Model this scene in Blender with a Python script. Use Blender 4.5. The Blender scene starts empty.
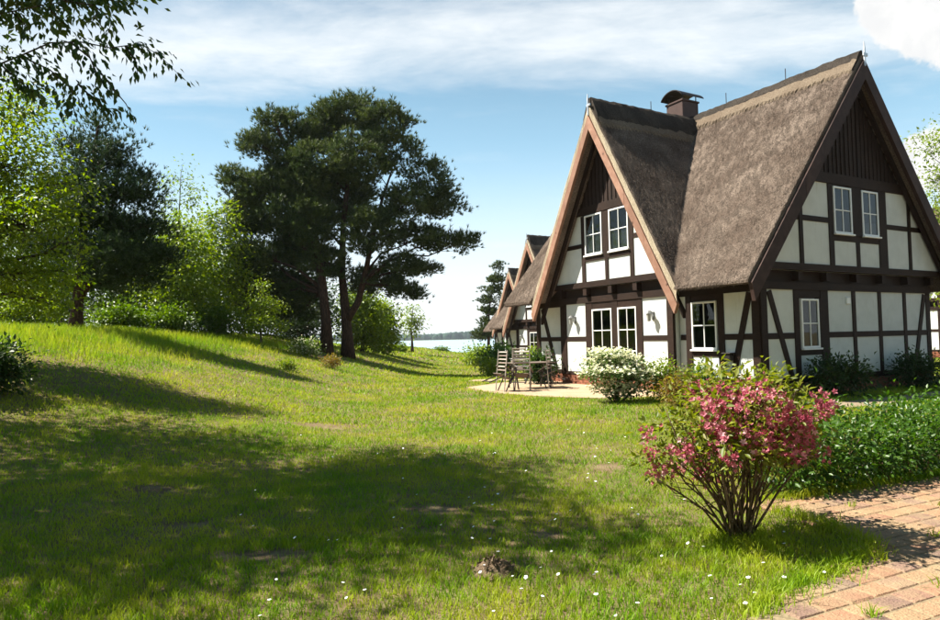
import bpy, math, random
import numpy as np
from mathutils import Vector, Matrix

random.seed(7)
rng = np.random.default_rng(11)
scene = bpy.context.scene
col = scene.collection
PI = math.pi

# ------------------------------------------------------------------ camera
PITCH, ROLL, YAW = math.radians(2.45), math.radians(-1.14), math.radians(-28.9)
FPX, EYE = 650.0, 1.5
cp, sp, cr, sr = math.cos(PITCH), math.sin(PITCH), math.cos(ROLL), math.sin(ROLL)
CM = np.array([[cr, -sp*sr, cp*sr], [-sr, -sp*cr, cp*cr], [0, cp, sp]])   # rows: right, up, forward
cam_d = bpy.data.cameras.new('camera')
cam = bpy.data.objects.new('camera', cam_d); col.objects.link(cam)
cam_d.sensor_fit = 'HORIZONTAL'; cam_d.sensor_width = 36.0; cam_d.lens = 36.0*FPX/940.0
cam_d.clip_start = 0.05; cam_d.clip_end = 6000
R3 = Matrix([[CM[0][i], CM[1][i], -CM[2][i]] for i in range(3)])
cam.matrix_world = Matrix.Translation((0, 0, EYE)) @ R3.to_4x4()
scene.camera = cam
scene.render.resolution_x = 1024; scene.render.resolution_y = 675

# ------------------------------------------------------------------ light
SUN_EL = math.radians(52.0)
SUN_H = np.array([-0.985, 0.172]); SUN_H /= np.hypot(*SUN_H)       # horizontal direction towards the sun
sun_d = bpy.data.lights.new('sun', 'SUN')
sun_d.energy = 5.0; sun_d.angle = math.radians(0.55); sun_d.color = (1.0, 0.95, 0.83)
sun = bpy.data.objects.new('sun', sun_d); col.objects.link(sun)
sdir = Vector((SUN_H[0]*math.cos(SUN_EL), SUN_H[1]*math.cos(SUN_EL), math.sin(SUN_EL)))
sun.rotation_euler = (-sdir).to_track_quat('-Z', 'Y').to_euler()
sun.location = (-30, 5, 40)

vs = scene.view_settings
vs.view_transform = 'Standard'; vs.look = 'None'; vs.exposure = 1.42; vs.gamma = 1.0
vs.use_curve_mapping = False

world = bpy.data.worlds.new('World'); scene.world = world; world.use_nodes = True
def build_world():
    nt = world.node_tree; N = nt.nodes; L = nt.links
    N.clear()
    out = N.new('ShaderNodeOutputWorld'); bg = N.new('ShaderNodeBackground')
    bg.inputs['Strength'].default_value = 0.05
    sky = N.new('ShaderNodeTexSky'); sky.sky_type = 'NISHITA'; sky.sun_disc = False
    sky.sun_elevation = SUN_EL; sky.sun_rotation = math.atan2(SUN_H[0], SUN_H[1])
    sky.altitude = 0; sky.air_density = 1.25; sky.dust_density = 0.6; sky.ozone_density = 3.0
    tc = N.new('ShaderNodeTexCoord')
    sep = N.new('ShaderNodeSeparateXYZ'); L.new(tc.outputs['Generated'], sep.inputs[0])
    def math_(op, a, b=None, c=None):
        n = N.new('ShaderNodeMath'); n.operation = op
        for i, x in enumerate((a, b, c)):
            if x is None: continue
            if isinstance(x, (int, float)): n.inputs[i].default_value = x
            else: L.new(x, n.inputs[i])
        return n.outputs[0]
    def ramp(x, lo, hi):
        n = N.new('ShaderNodeMapRange'); n.interpolation_type = 'SMOOTHSTEP'
        L.new(x, n.inputs[0]); n.inputs[1].default_value = lo; n.inputs[2].default_value = hi
        return n.outputs[0]
    def noise(vec, scale, detail=6, rough=.55, dist=0.0):
        n = N.new('ShaderNodeTexNoise'); L.new(vec, n.inputs['Vector'])
        n.inputs['Scale'].default_value = scale; n.inputs['Detail'].default_value = detail
        n.inputs['Roughness'].default_value = rough; n.inputs['Distortion'].default_value = dist
        return n.outputs[0]
    zc = math_('MAXIMUM', sep.outputs[2], 0.02)
    den = math_('ADD', zc, 0.06)
    px_ = math_('DIVIDE', sep.outputs[0], den); py_ = math_('DIVIDE', sep.outputs[1], den)
    comb = N.new('ShaderNodeCombineXYZ')
    L.new(math_('MULTIPLY', px_, 0.55), comb.inputs[0]); L.new(py_, comb.inputs[1])
    n1 = noise(comb.outputs[0], 1.6, 9, .62, .35)
    n2 = noise(comb.outputs[0], 6.0, 7, .65, .2)
    # long band of thin high cloud crossing the sky
    warp = math_('MULTIPLY_ADD', n1, 0.95, -0.47)
    bandc = math_('ADD', math_('MULTIPLY_ADD', px_, 0.03, py_), warp)
    d = math_('ABSOLUTE', math_('ADD', bandc, -1.88))
    band = ramp(d, 0.42, 0.02)
    streak = math_('MULTIPLY_ADD', n2, 0.9, 0.28)
    band = math_('MULTIPLY', band, streak)
    # thin general veil
    veil = math_('MULTIPLY', ramp(n1, 0.54, 0.82), 0.40)
    cirrus = math_('MINIMUM', math_('MAXIMUM', band, veil), 1.0)
    hz = ramp(sep.outputs[2], 0.62, 0.02)          # milky towards the horizon
    hz = math_('MULTIPLY', hz, 0.90)
    # heaped clouds
    vd = tc.outputs['Generated']
    nb = noise(vd, 11.0, 9, .62, .1)
    blobs = None
    def dirpx(x, y):
        dd = CM.T @ np.array([(x-470)/FPX, (310-y)/FPX, 1.0]); return dd/np.linalg.norm(dd)
    BL = [((903, 6), .062), ((945, 12), .07), ((1010, -5), .1), ((940, 158), .052), ((985, 172), .07), ((1060, 190), .1), ((-300, 120), .12), ((-420, 150), .15), ((1300, 120), .12)]
    for (bx_, by_), rr in BL:
        dv = N.new('ShaderNodeVectorMath'); dv.operation = 'DISTANCE'
        L.new(vd, dv.inputs[0]); dv.inputs[1].default_value = dirpx(bx_, by_)
        s_ = math_('DIVIDE', dv.outputs['Value'], rr)
        s_ = math_('SUBTRACT', 1.0, s_)
        blobs = s_ if blobs is None else math_('MAXIMUM', blobs, s_)
    cum = ramp(math_('ADD', blobs, math_('MULTIPLY_ADD', nb, 1.5, -0.82)), 0.0, 0.14)
    def mix(f, a, b):
        n = N.new('ShaderNodeMix'); n.data_type = 'RGBA'; L.new(f, n.inputs[0])
        L.new(a, n.inputs[6])
        if isinstance(b, tuple): n.inputs[7].default_value = (*b, 1)
        else: L.new(b, n.inputs[7])
        return n.outputs[2]
    hsv = N.new('ShaderNodeHueSaturation'); L.new(sky.outputs[0], hsv.inputs['Color'])
    hsv.inputs['Hue'].default_value = .484; hsv.inputs['Saturation'].default_value = 1.12; hsv.inputs['Value'].default_value = .74
    c = mix(hz, hsv.outputs[0], (4.7, 7.6, 9.7))
    c = mix(math_('MULTIPLY', ramp(sep.outputs[2], 0.30, 0.0), 0.95), c, (8.54, 8.80, 8.54))
    c = mix(cirrus, c, (7.9, 8.2, 8.4))
    nsh = ramp(noise(vd, 13.0, 5, .6, .3), .35, .68)
    ccol = N.new('ShaderNodeMix'); ccol.data_type = 'RGBA'; L.new(nsh, ccol.inputs[0]); ccol.inputs[6].default_value = (7.0, 7.05, 7.1, 1); ccol.inputs[7].default_value = (8.6, 8.5, 8.2, 1)
    c = mix(cum, c, ccol.outputs[2])
    L.new(c, bg.inputs['Color']); L.new(bg.outputs[0], out.inputs[0])
build_world()

# ------------------------------------------------------------------ helpers
def ray(px, py): return CM.T @ np.array([(px-470)/FPX, (310-py)/FPX, 1.0])
def gnd(px, py, z=0.0):
    d = ray(px, py); return np.array([0, 0, EYE]) + (z-EYE)/d[2]*d
def atd(px, py, y):
    d = ray(px, py); return np.array([0, 0, EYE]) + y/d[1]*d
def sstep(x): x = np.clip(x, 0, 1); return x*x*(3-2*x)

def hfun(x, y):
    """ground height"""
    x = np.asarray(x, float); y = np.asarray(y, float)
    bank = 1.95*sstep((-x-1.5)/11.5)*sstep((y-2.5)/12.0)
    bank = bank*(1-0.55*sstep((y-34)/30.0))
    low = -0.5*sstep((y-21)/14.0)*sstep((x+7)/8.0)
    shore = -3.2*sstep((y-84)/26.0)
    bumps = 0.03*np.sin(x*0.9+0.4*y)*np.sin(y*0.7-0.3*x)*sstep((-x-0.5)/3.0) + .02*np.sin(x*.37)*np.cos(y*.31)*sstep((-x)/4)
    return bank + low + shore + bumps

def link(o, parent=None):
    col.objects.link(o)
    if parent is not None: o.parent = parent
    return o
def tag(o, label=None, cat=None, group=None, kind=None):
    if label: o['label'] = label
    if cat: o['category'] = cat
    if group: o['group'] = group
    if kind: o['kind'] = kind
    return o
def empty(name, loc=(0, 0, 0), rz=0.0):
    o = bpy.data.objects.new(name, None); o.empty_display_size = .2
    o.location = loc; o.rotation_euler = (0, 0, rz); col.objects.link(o); return o

def mesh_np(name, V, F, attr=None, smooth=False):
    """V (n,3) array, F (m,k) int array"""
    V = np.ascontiguousarray(V, np.float32); F = np.ascontiguousarray(F, np.int32)
    me = bpy.data.meshes.new(name); n, k = F.shape
    me.vertices.add(len(V)); me.vertices.foreach_set('co', V.ravel())
    me.loops.add(n*k); me.loops.foreach_set('vertex_index', F.ravel())
    me.polygons.add(n); me.polygons.foreach_set('loop_start', np.arange(0, n*k, k, dtype=np.int32))
    me.polygons.foreach_set('loop_total', np.full(n, k, np.int32))
    if smooth: me.polygons.foreach_set('use_smooth', np.ones(n, bool))
    if attr is not None:
        a = me.attributes.new('tint', 'FLOAT', 'POINT'); a.data.foreach_set('value', np.ascontiguousarray(attr, np.float32))
    me.update(calc_edges=True); me.validate(clean_customdata=False)
    return me
def obj_np(name, V, F, mat, parent=None, attr=None, smooth=False):
    me = mesh_np(name, V, F, attr, smooth); me.materials.append(mat)
    return link(bpy.data.objects.new(name, me), parent)

class MB:
    def __init__(s): s.v = []; s.f = []
    def add(s, vs_, fs_):
        o = len(s.v); s.v += [tuple(map(float, p)) for p in vs_]; s.f += [tuple(i+o for i in f) for f in fs_]; return s
    def box(s, x0, x1, y0, y1, z0, z1, c=0.0):
        if c <= 0:
            return s.add([(x, y, z) for z in (z0, z1) for y in (y0, y1) for x in (x0, x1)],
                         [(0, 2, 3, 1), (4, 5, 7, 6), (0, 1, 5, 4), (2, 6, 7, 3), (0, 4, 6, 2), (1, 3, 7, 5)])
        b = [(x0, x1), (y0, y1), (z0, z1)]
        vv = []; idx = {}
        for ix in (0, 1):
            for iy in (0, 1):
                for iz in (0, 1):
                    for ax in range(3):
                        p = [b[0][ix], b[1][iy], b[2][iz]]
                        for a, k in ((0, ix), (1, iy), (2, iz)):
                            if a != ax: p[a] += c*(1 if k == 0 else -1)
                        idx[(ix, iy, iz, ax)] = len(vv); vv.append(p)
        ff = []
        for ax in range(3):
            o1, o2 = [(1, 2), (0, 2), (0, 1)][ax]
            for k in (0, 1):
                q = []
                for (i, j) in ((0, 0), (1, 0), (1, 1), (0, 1)):
                    t = [0, 0, 0]; t[ax] = k; t[o1] = i; t[o2] = j; q.append(idx[(*t, ax)])
                ff.append(tuple(q if (k == 1) != (ax == 1) else q[::-1]))
            for i in (0, 1):
                for j in (0, 1):
                    t0 = [0, 0, 0]; t1 = [0, 0, 0]
                    t0[ax] = 0; t1[ax] = 1
                    for t in (t0, t1): t[o1] = i; t[o2] = j
                    ff.append((idx[(*t0, o1)], idx[(*t1, o1)], idx[(*t1, o2)], idx[(*t0, o2)]))
        for ix in (0, 1):
            for iy in (0, 1):
                for iz in (0, 1): ff.append(tuple(idx[(ix, iy, iz, a)] for a in range(3)))
        return s.add(vv, ff)
    def bar(s, a, b, w, h, up=(0, 0, 1)):
        a = Vector(a); b = Vector(b); d = (b-a).normalized(); up = Vector(up)
        x = d.cross(up)
        if x.length < 1e-4: x = d.cross(Vector((0, 1, 0)))
        x.normalize(); y = x.cross(d).normalized()
        P = [p + x*sx*w/2 + y*sy*h/2 for p in (a, b) for (sx, sy) in ((-1, -1), (1, -1), (1, 1), (-1, 1))]
        return s.add(P, [(0, 1, 2, 3), (7, 6, 5, 4), (0, 4, 5, 1), (1, 5, 6, 2), (2, 6, 7, 3), (3, 7, 4, 0)])
    def tube(s, pts, rad, n=6):
        pts = [Vector(p) for p in pts]
        if not hasattr(rad, '__len__'): rad = [rad]*len(pts)
        rings = []; vv = []
        x = None
        for i, p in enumerate(pts):
            d = (pts[min(i+1, len(pts)-1)]-pts[max(i-1, 0)])
            if d.length < 1e-6: d = Vector((0, 0, 1))
            d.normalize()
            if x is None:
                x = d.cross(Vector((0.31, 0.87, 0.12)));  x.normalize()
            x = (x - d*x.dot(d)); x.normalize(); y = d.cross(x)
            for k in range(n):
                a = 2*PI*k/n; vv.append(p + x*math.cos(a)*rad[i] + y*math.sin(a)*rad[i])
        ff = []
        for i in range(len(pts)-1):
            for k in range(n):
                k2 = (k+1) % n; ff.append((i*n+k, i*n+k2, (i+1)*n+k2, (i+1)*n+k))
        ff.append(tuple(range(n))[::-1]); ff.append(tuple((len(pts)-1)*n+k for k in range(n)))
        return s.add(vv, ff)
    def prism(s, poly, axis, a0, a1):
        """extrude 2D poly along axis 0,1,2"""
        n = len(poly)
        def mk(p, a):
            q = list(p); q.insert(axis, a); return q
        vv = [mk(p, a0) for p in poly] + [mk(p, a1) for p in poly]
        ff = [tuple(range(n)), tuple(range(2*n-1, n-1, -1))] + [(i, i+n, (i+1) % n+n, (i+1) % n) for i in range(n)]
        return s.add(vv, ff)
    def build(s, name, mat, parent=None, smooth=False):
        me = bpy.data.meshes.new(name); me.from_pydata(s.v, [], s.f)
        import bmesh
        bm = bmesh.new(); bm.from_mesh(me); bmesh.ops.recalc_face_normals(bm, faces=bm.faces); bm.to_mesh(me); bm.free()
        if smooth:
            me.polygons.foreach_set('use_smooth', [True]*len(me.polygons))
        me.materials.append(mat)
        return link(bpy.data.objects.new(name, me), parent)

def copy_tree(o, parent=None):
    c = o.copy(); col.objects.link(c); c.parent = parent
    for ch in list(o.children): copy_tree(ch, c)
    return c

# ------------------------------------------------------------------ materials
class NT:
    def __init__(s, name):
        s.m = bpy.data.materials.new(name); s.m.use_nodes = True
        s.N = s.m.node_tree.nodes; s.L = s.m.node_tree.links
        s.N.clear(); s.out = s.N.new('ShaderNodeOutputMaterial')
    def n(s, t, **k):
        x = s.N.new(t)
        for a, b in k.items(): setattr(x, a, b)
        return x
    def set(s, sock, v):
        if hasattr(v, 'is_output') or isinstance(v, bpy.types.NodeSocket): s.L.new(v, sock)
        elif isinstance(v, tuple) and len(v) == 3 and sock.type == 'RGBA': sock.default_value = (*v, 1)
        else: sock.default_value = v
    def noise(s, vec, scale, detail=4, rough=.55, dist=0):
        x = s.n('ShaderNodeTexNoise')
        if vec is not None: s.L.new(vec, x.inputs['Vector'])
        x.inputs['Scale'].default_value = scale; x.inputs['Detail'].default_value = detail
        x.inputs['Roughness'].default_value = rough; x.inputs['Distortion'].default_value = dist
        return x.outputs[0]
    def mix(s, f, a, b, blend='MIX'):
        x = s.n('ShaderNodeMix', data_type='RGBA', blend_type=blend)
        s.set(x.inputs[0], f); s.set(x.inputs[6], a); s.set(x.inputs[7], b); return x.outputs[2]
    def ramp(s, x, lo, hi, a=0., b=1.):
        r = s.n('ShaderNodeMapRange', interpolation_type='SMOOTHSTEP'); s.set(r.inputs[0], x)
        for i, q in enumerate((lo, hi, a, b)): r.inputs[i+1].default_value = q
        return r.outputs[0]
    def math(s, op, a, b=0.):
        x = s.n('ShaderNodeMath', operation=op); s.set(x.inputs[0], a); s.set(x.inputs[1], b); return x.outputs[0]
    def coord(s, which='Object'): return s.n('ShaderNodeTexCoord').outputs[which]
    def mapping(s, vec, scale=(1, 1, 1), rot=(0, 0, 0)):
        m = s.n('ShaderNodeMapping'); s.L.new(vec, m.inputs[0]); m.inputs['Scale'].default_value = scale; m.inputs['Rotation'].default_value = rot
        return m.outputs[0]
    def bump(s, h, strength=.3, dist=.02, normal=None):
        b = s.n('ShaderNodeBump'); s.set(b.inputs['Height'], h); b.inputs['Strength'].default_value = strength; b.inputs['Distance'].default_value = dist
        if normal is not None: s.L.new(normal, b.inputs['Normal'])
        return b.outputs[0]
    def principled(s, color, rough=.6, normal=None, spec=.3, metallic=0.):
        p = s.n('ShaderNodeBsdfPrincipled'); s.set(p.inputs['Base Color'], color); s.set(p.inputs['Roughness'], rough)
        p.inputs['Specular IOR Level'].default_value = spec; p.inputs['Metallic'].default_value = metallic
        if normal is not None: s.L.new(normal, p.inputs['Normal'])
        return p.outputs[0]
    def done(s, sh): s.L.new(sh, s.out.inputs[0]); return s.m

def mat_leaf(name, c1, c2, trans=.35, rough=.45, spec=.35, c3=None):
    t = NT(name)
    a = t.n('ShaderNodeAttribute', attribute_name='tint').outputs['Fac']
    c = t.mix(t.ramp(a, 0.0, 1.0), c1, c2)
    if c3: c = t.mix(t.ramp(a, .86, 1.0), c, c3)
    nz = t.noise(t.coord('Object'), 1.1, 2)
    c = t.mix(t.ramp(nz, .3, .7, .0, .45), c, tuple(x*.62 for x in c1))
    p = t.principled(c, rough, None, spec)
    tr = t.n('ShaderNodeBsdfTranslucent')
    hs = t.n('ShaderNodeHueSaturation'); t.L.new(c, hs.inputs['Color']); hs.inputs['Saturation'].default_value = 1.1; hs.inputs['Value'].default_value = 1.6
    t.L.new(hs.outputs[0], tr.inputs['Color'])
    m = t.n('ShaderNodeMixShader'); m.inputs[0].default_value = trans
    t.L.new(p, m.inputs[1]); t.L.new(tr.outputs[0], m.inputs[2])
    return t.done(m.outputs[0])

def mat_wood(name, c, c2, rough=.7, grain=(3, 3, 30), spec=.2, knots=False):
    t = NT(name); o = t.coord('Object')
    rnd = t.n('ShaderNodeObjectInfo').outputs['Random']
    g = t.noise(t.mapping(o, grain), 3.0, 5, .6, .4)
    g2 = t.noise(o, 2.2, 3)
    cc = t.mix(t.ramp(g, .35, .68), c, c2)
    cc = t.mix(t.ramp(g2, .35, .75, 0, .5), cc, tuple(x*.6 for x in c))
    cc = t.mix(t.math('MULTIPLY', rnd, .45), cc, tuple(x*.55 for x in c))
    if knots:
        vo = t.n('ShaderNodeTexVoronoi'); t.L.new(t.mapping(o, (1.0, 1.0, .9)), vo.inputs['Vector']); vo.inputs['Scale'].default_value = 2.6
        cc = t.mix(t.ramp(vo.outputs['Distance'], .13, .06), cc, tuple(x*.3 for x in c))
    return t.done(t.principled(cc, rough, t.bump(g, .35, .006), spec))

def mat_plain(name, c, rough=.5, spec=.4, metallic=0., var=.12, scale=6):
    t = NT(name); nz = t.noise(t.coord('Object'), scale, 4)
    cc = t.mix(t.ramp(nz, .3, .7), tuple(x*(1-var) for x in c), tuple(min(1, x*(1+var)) for x in c))
    return t.done(t.principled(cc, rough, t.bump(nz, .08, .004), spec, metallic))

def mat_plaster():
    t = NT('plaster'); o = t.coord('Object')
    rnd = t.n('ShaderNodeObjectInfo').outputs['Random']
    a = t.noise(o, 2.3, 5, .6); b = t.noise(o, 45, 3, .6)
    c = t.mix(t.ramp(a, .35, .7), (.64, .66, .645), (.565, .585, .57))
    c = t.mix(t.math('MULTIPLY', rnd, .25), c, (.70, .69, .63))
    streak = t.noise(t.mapping(o, (6, 6, .6)), 2.0, 4, .6)
    c = t.mix(t.ramp(streak, .58, .80, 0, .5), c, (.46, .45, .39))
    sp_ = t.n('ShaderNodeSeparateXYZ'); t.L.new(o, sp_.inputs[0])
    lowz = t.math('ADD', sp_.outputs[2], t.math('MULTIPLY', a, 1.1))
    c = t.mix(t.ramp(lowz, 1.25, .75, 0, .45), c, (.40, .40, .31))
    return t.done(t.principled(c, .9, t.bump(b, .35, .006, t.bump(a, .25, .03)), .1))

def mat_thatch(name, c1, c2, c3):
    t = NT(name); o = t.coord('Object')
    a = t.noise(o, 1.3, 5, .6, .3); f = t.noise(o, 38, 3, .7); s = t.noise(t.mapping(o, (14, 14, 2.2)), 2.5, 4, .7)
    c = t.mix(t.ramp(a, .32, .7), c1, c2)
    c = t.mix(t.ramp(f, .38, .66, 0, .8), c, c3)
    tint = t.n('ShaderNodeAttribute', attribute_name='tint').outputs['Fac']
    c = t.mix(t.ramp(tint, 0, 1, 0, .65), c, c2)
    h = t.math('ADD', f, t.math('MULTIPLY', s, .8))
    return t.done(t.principled(c, .95, t.bump(h, .9, .05), .05))

def mat_glass():
    t = NT('window_glass')
    tr = t.n('ShaderNodeBsdfTransparent'); tr.inputs[0].default_value = (.42, .45, .45, 1)
    gl = t.n('ShaderNodeBsdfGlossy'); gl.inputs['Roughness'].default_value = .015; gl.inputs[0].default_value = (.95, .97, 1, 1)
    nz = t.noise(t.coord('Object'), 2.5, 2)
    t.L.new(t.bump(nz, .06, .02), gl.inputs['Normal'])
    fr = t.n('ShaderNodeLayerWeight'); fr.inputs[0].default_value = .5
    m = t.n('ShaderNodeMixShader'); t.L.new(t.math('ADD', t.math('MULTIPLY', t.math('POWER', fr.outputs['Facing'], 5.0), .6), .04), m.inputs[0])
    t.L.new(tr.outputs[0], m.inputs[1]); t.L.new(gl.outputs[0], m.inputs[2])
    return t.done(m.outputs[0])

def mat_bark(name, c1, c2):
    t = NT(name); o = t.coord('Object')
    g = t.noise(t.mapping(o, (6, 6, 1.3)), 3.5, 6, .65, .5)
    c = t.mix(t.ramp(g, .35, .65), c1, c2)
    return t.done(t.principled(c, .9, t.bump(g, .9, .04), .1))

M = {}
M['plaster'] = mat_plaster()
M['timber'] = mat_wood('timber_dark', (.019, .0095, .006), (.040, .020, .0125))
M['board'] = mat_wood('timber_board', (.024, .013, .009), (.046, .025, .017))
M['barge'] = mat_wood('bargeboard_wood', (.30, .155, .105), (.38, .22, .155), grain=(14, 2, 2), knots=True)
M['barge_dark'] = mat_wood('bargeboard_dark', (.048, .026, .021), (.078, .044, .036), grain=(2, 14, 2))
M['thatch'] = mat_thatch('thatch', (.150, .110, .086), (.285, .222, .178), (.048, .034, .027))
M['straw'] = mat_thatch('straw_light', (.205, .155, .112), (.28, .22, .16), (.11, .08, .058))
M['straw_pale'] = mat_thatch('straw_pale', (.52, .43, .31), (.60, .51, .38), (.34, .26, .18))
M['ridge'] = mat_thatch('ridge_heather', (.060, .050, .042), (.10, .082, .068), (.030, .025, .022))
M['white'] = mat_plain('white_paint', (.80, .80, .78), .35, .5, 0, .04)
M['glass'] = mat_glass()
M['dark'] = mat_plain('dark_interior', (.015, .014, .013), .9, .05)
M['curtain'] = mat_plain('curtain_cloth', (.72, .72, .70), .9, .05, 0, .1, 30)
M['metal_dark'] = mat_plain('dark_metal', (.030, .024, .022), .5, .4, .4)
M['lamp_metal'] = mat_plain('lamp_metal', (.20, .20, .20), .45, .5, .3)
M['metal_grey'] = mat_plain('grey_metal', (.55, .56, .58), .4, .5, .6)
M['chimney'] = mat_plain('chimney_cladding', (.060, .034, .028), .6, .25, .1)
M['brick'] = mat_plain('plinth_brick', (.25, .10, .06), .85, .1, 0, .35, 9)
M['lampglass'] = mat_plain('lamp_glass', (.32, .32, .30), .25, .5)
M['barkpine'] = mat_bark('pine_bark', (.030, .019, .014), (.085, .048, .032))
M['bark'] = mat_bark('grey_bark', (.05, .04, .03), (.12, .10, .075))
M['stem'] = mat_bark('stem_bark', (.10, .065, .04), (.20, .14, .085))

# ------------------------------------------------------------------ ground, lake, paving
Q2 = np.array([6.56, 14.70]); U2 = np.array([math.sin(YAW), math.cos(YAW)]); V2 = np.array([math.cos(YAW), -math.sin(YAW)])
def HW(s, t): p = Q2 + s*V2 + t*U2; return (float(p[0]), float(p[1]))      # house plan -> world
BARE = [(-1.46, 4.62, .42, .13), (-0.36, 5.75, .26, .17), (-3.2, 6.6, .25, .2), (.55, 4.95, .14, .1), (-2.4, 5.4, .2, .1), (1.5, 7.4, .3, .2), (-2.5, 11, .6, .3)]

PATH_POLY = [(2.40, 5.66), (2.52, 5.46), (2.68, 5.05), (2.74, 4.78), (2.70, 4.52), (2.56, 4.32), (2.34, 4.14), (2.12, 4.0), (1.80, 3.79), (1.46, 3.48), (1.0, 3.05), (.55, 2.4), (2.2, .8), (4.5, 1.8), (8.2, 5.6), (8.6, 8.4), (4.69, 6.62), (2.9, 5.88), (2.45, 5.78)]
TERR_POLY = [(-.15, 19.6), (.35, 18.2), (.75, 17.3), (1.5, 16.4), (2.14, 15.85), (3.24, 15.34), (4.3, 15.5), (5.0, 15.9), HW(-.05, 1.0), HW(-.05, 2.4), HW(-.30, 2.4), HW(-.30, 7.05), HW(-.05, 7.05), HW(-.05, 8.9), (1.9, 21.8), (.9, 21.2)]
WALK_POLY = [(-.2, 22.8), (.5, 22.3), (1.9, 22.6), (2.2, 23.4), (1.0, 23.9), (.1, 23.8)]
SIDE_POLY = [HW(-.3, -1.55), HW(4, -1.5), HW(12, -1.6), HW(12, -2.45), HW(4, -2.35), HW(-.4, -2.2), HW(-1.0, -1.85)]
def inpoly(x, y, poly):
    x = np.asarray(x); y = np.asarray(y); c = np.zeros(x.shape, bool); n = len(poly)
    for i in range(n):
        x0, y0 = poly[i]; x1, y1 = poly[(i+1) % n]
        if y0 == y1: continue
        c ^= ((y0 > y) != (y1 > y)) & (x < (x1-x0)*(y-y0)/(y1-y0)+x0)
    return c
def bare_amt(x, y):
    b = np.zeros(np.shape(x))
    for cx_, cy_, rx, ry in BARE:
        r = np.hypot((x-cx_)/rx, (y-cy_)/ry) + .25*np.sin(9*x+5*y)*np.cos(7*y-4*x)
        b = np.maximum(b, 1-np.clip((r-.6)/.6, 0, 1))
    return b

def mat_ground():
    t = NT('lawn_soil'); o = t.coord('Object')
    a = t.noise(o, .55, 5, .6); b = t.noise(o, 5, 5, .65); f = t.noise(o, 60, 3, .7)
    c = t.mix(t.ramp(b, .35, .65), (.085, .165, .006), (.17, .23, .016))
    c = t.mix(t.ramp(a, .42, .72, 0, .75), c, (.25, .26, .035))
    c = t.mix(t.ramp(f, .35, .7, 0, .6), c, (.045, .070, .010))
    bare = t.n('ShaderNodeAttribute', attribute_name='tint').outputs['Fac']
    c = t.mix(t.ramp(t.math('ADD', bare, t.math('MULTIPLY_ADD', b, .5)), .45, .8), c, t.mix(t.ramp(b, .3, .7), (.25, .19, .11), (.16, .11, .06)))
    return t.done(t.principled(c, .95, t.bump(t.math('ADD', f, b), .7, .04), .05))
def build_ground():
    xs = np.unique(np.concatenate([np.linspace(-400, -60, 18), np.linspace(-60, -16, 45), np.linspace(-16, 14, 181), np.linspace(14, 60, 47), np.linspace(60, 500, 20)]))
    ys = np.unique(np.concatenate([np.linspace(-60, 1, 20), np.linspace(1, 30, 175), np.linspace(30, 115, 120), np.linspace(115, 135, 5)]))
    X, Y = np.meshgrid(xs, ys); Z = hfun(X, Y)
    V = np.stack([X, Y, Z], -1).reshape(-1, 3); nx, ny = len(xs), len(ys)
    i = np.arange(nx*ny).reshape(ny, nx)
    F = np.stack([i[:-1, :-1], i[:-1, 1:], i[1:, 1:], i[1:, :-1]], -1).reshape(-1, 4)
    o = obj_np('lawn_ground', V, F, mat_ground(), None, bare_amt(X, Y).ravel(), True)
    tag(o, kind='structure')
build_ground()

def build_lake():
    t = NT('lake_water'); o = t.coord('Object')
    w = t.noise(t.mapping(o, (.35, 1.6, 1)), .8, 4, .6)
    w2 = t.noise(t.mapping(o, (.02, .10, 1)), .6, 3, .6)
    c = t.mix(t.ramp(w2, .35, .65), (.26, .36, .42), (.34, .43, .48))
    p = t.principled(c, .30, t.bump(w, .8, .4), .5)
    m = t.done(p)
    V = np.array([(-2500, 70, -1.62), (2500, 70, -1.62), (2500, 1600, -1.62), (-2500, 1600, -1.62)]); F = np.array([[0, 1, 2, 3]])
    tag(obj_np('lake', V, F, m), kind='structure')
build_lake()

def build_far_shore():
    m = mat_plain('far_forest_green', (.030, .055, .038), .95, .02, 0, .4, .02)
    # a wood beyond the lake: thousands of crowns that read as one band
    V = []; F = []; n = 2600
    xs = rng.uniform(-1100, 1100, n); ys = 1180 + rng.uniform(0, 60, n); hs = 12 + 4*rng.random(n) + 2.5*np.sin(xs*.011) + 1.5*np.sin(xs*.031+1); ws = rng.uniform(5, 9, n)
    base = np.array([(math.cos(a), math.sin(a), 0) for a in np.linspace(0, 2*PI, 6, endpoint=False)])
    for lev, (rr, zz) in enumerate(((.8, -1.6), (1.0, .45), (.65, .8))):
        for b in base: V.append((b[0]*rr, b[1]*rr, zz))
    V = np.array(V + [(0, 0, 1.0)])
    Fb = []
    for l in range(2):
        for k in range(6):
            a, b = l*6+k, l*6+(k+1) % 6; Fb += [(a, b, b+6), (a, b+6, a+6)]
    for k in range(6): Fb.append((12+k, 12+(k+1) % 6, 18))
    Fb = np.array(Fb)
    AV = V[None]*np.stack([ws, ws, hs], -1)[:, None, :]; AV[:, :, 2] = np.where(V[None, :, 2] < 0, -1.7, AV[:, :, 2]-1.6)
    AV += np.stack([xs, ys, np.zeros(n)], -1)[:, None, :]
    AF = Fb[None]+(np.arange(n)*len(V))[:, None, None]
    tag(obj_np('far_forest', AV.reshape(-1, 3), AF.reshape(-1, 3), m, None, None, True), 'dark band of forest on the far shore of the lake', 'forest', kind='stuff')
    g = mat_plain('far_bank', (.10, .12, .06), .9, .05)
    V = np.array([(-2500, 1150, -1.7), (2500, 1150, -1.7), (2500, 1165, -.8), (-2500, 1165, -.8), (2500, 3500, 2), (-2500, 3500, 2)]); F = np.array([[0, 1, 2, 3], [3, 2, 4, 5]])
    tag(obj_np('far_shore', V, F, g), kind='structure')
build_far_shore()

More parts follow.
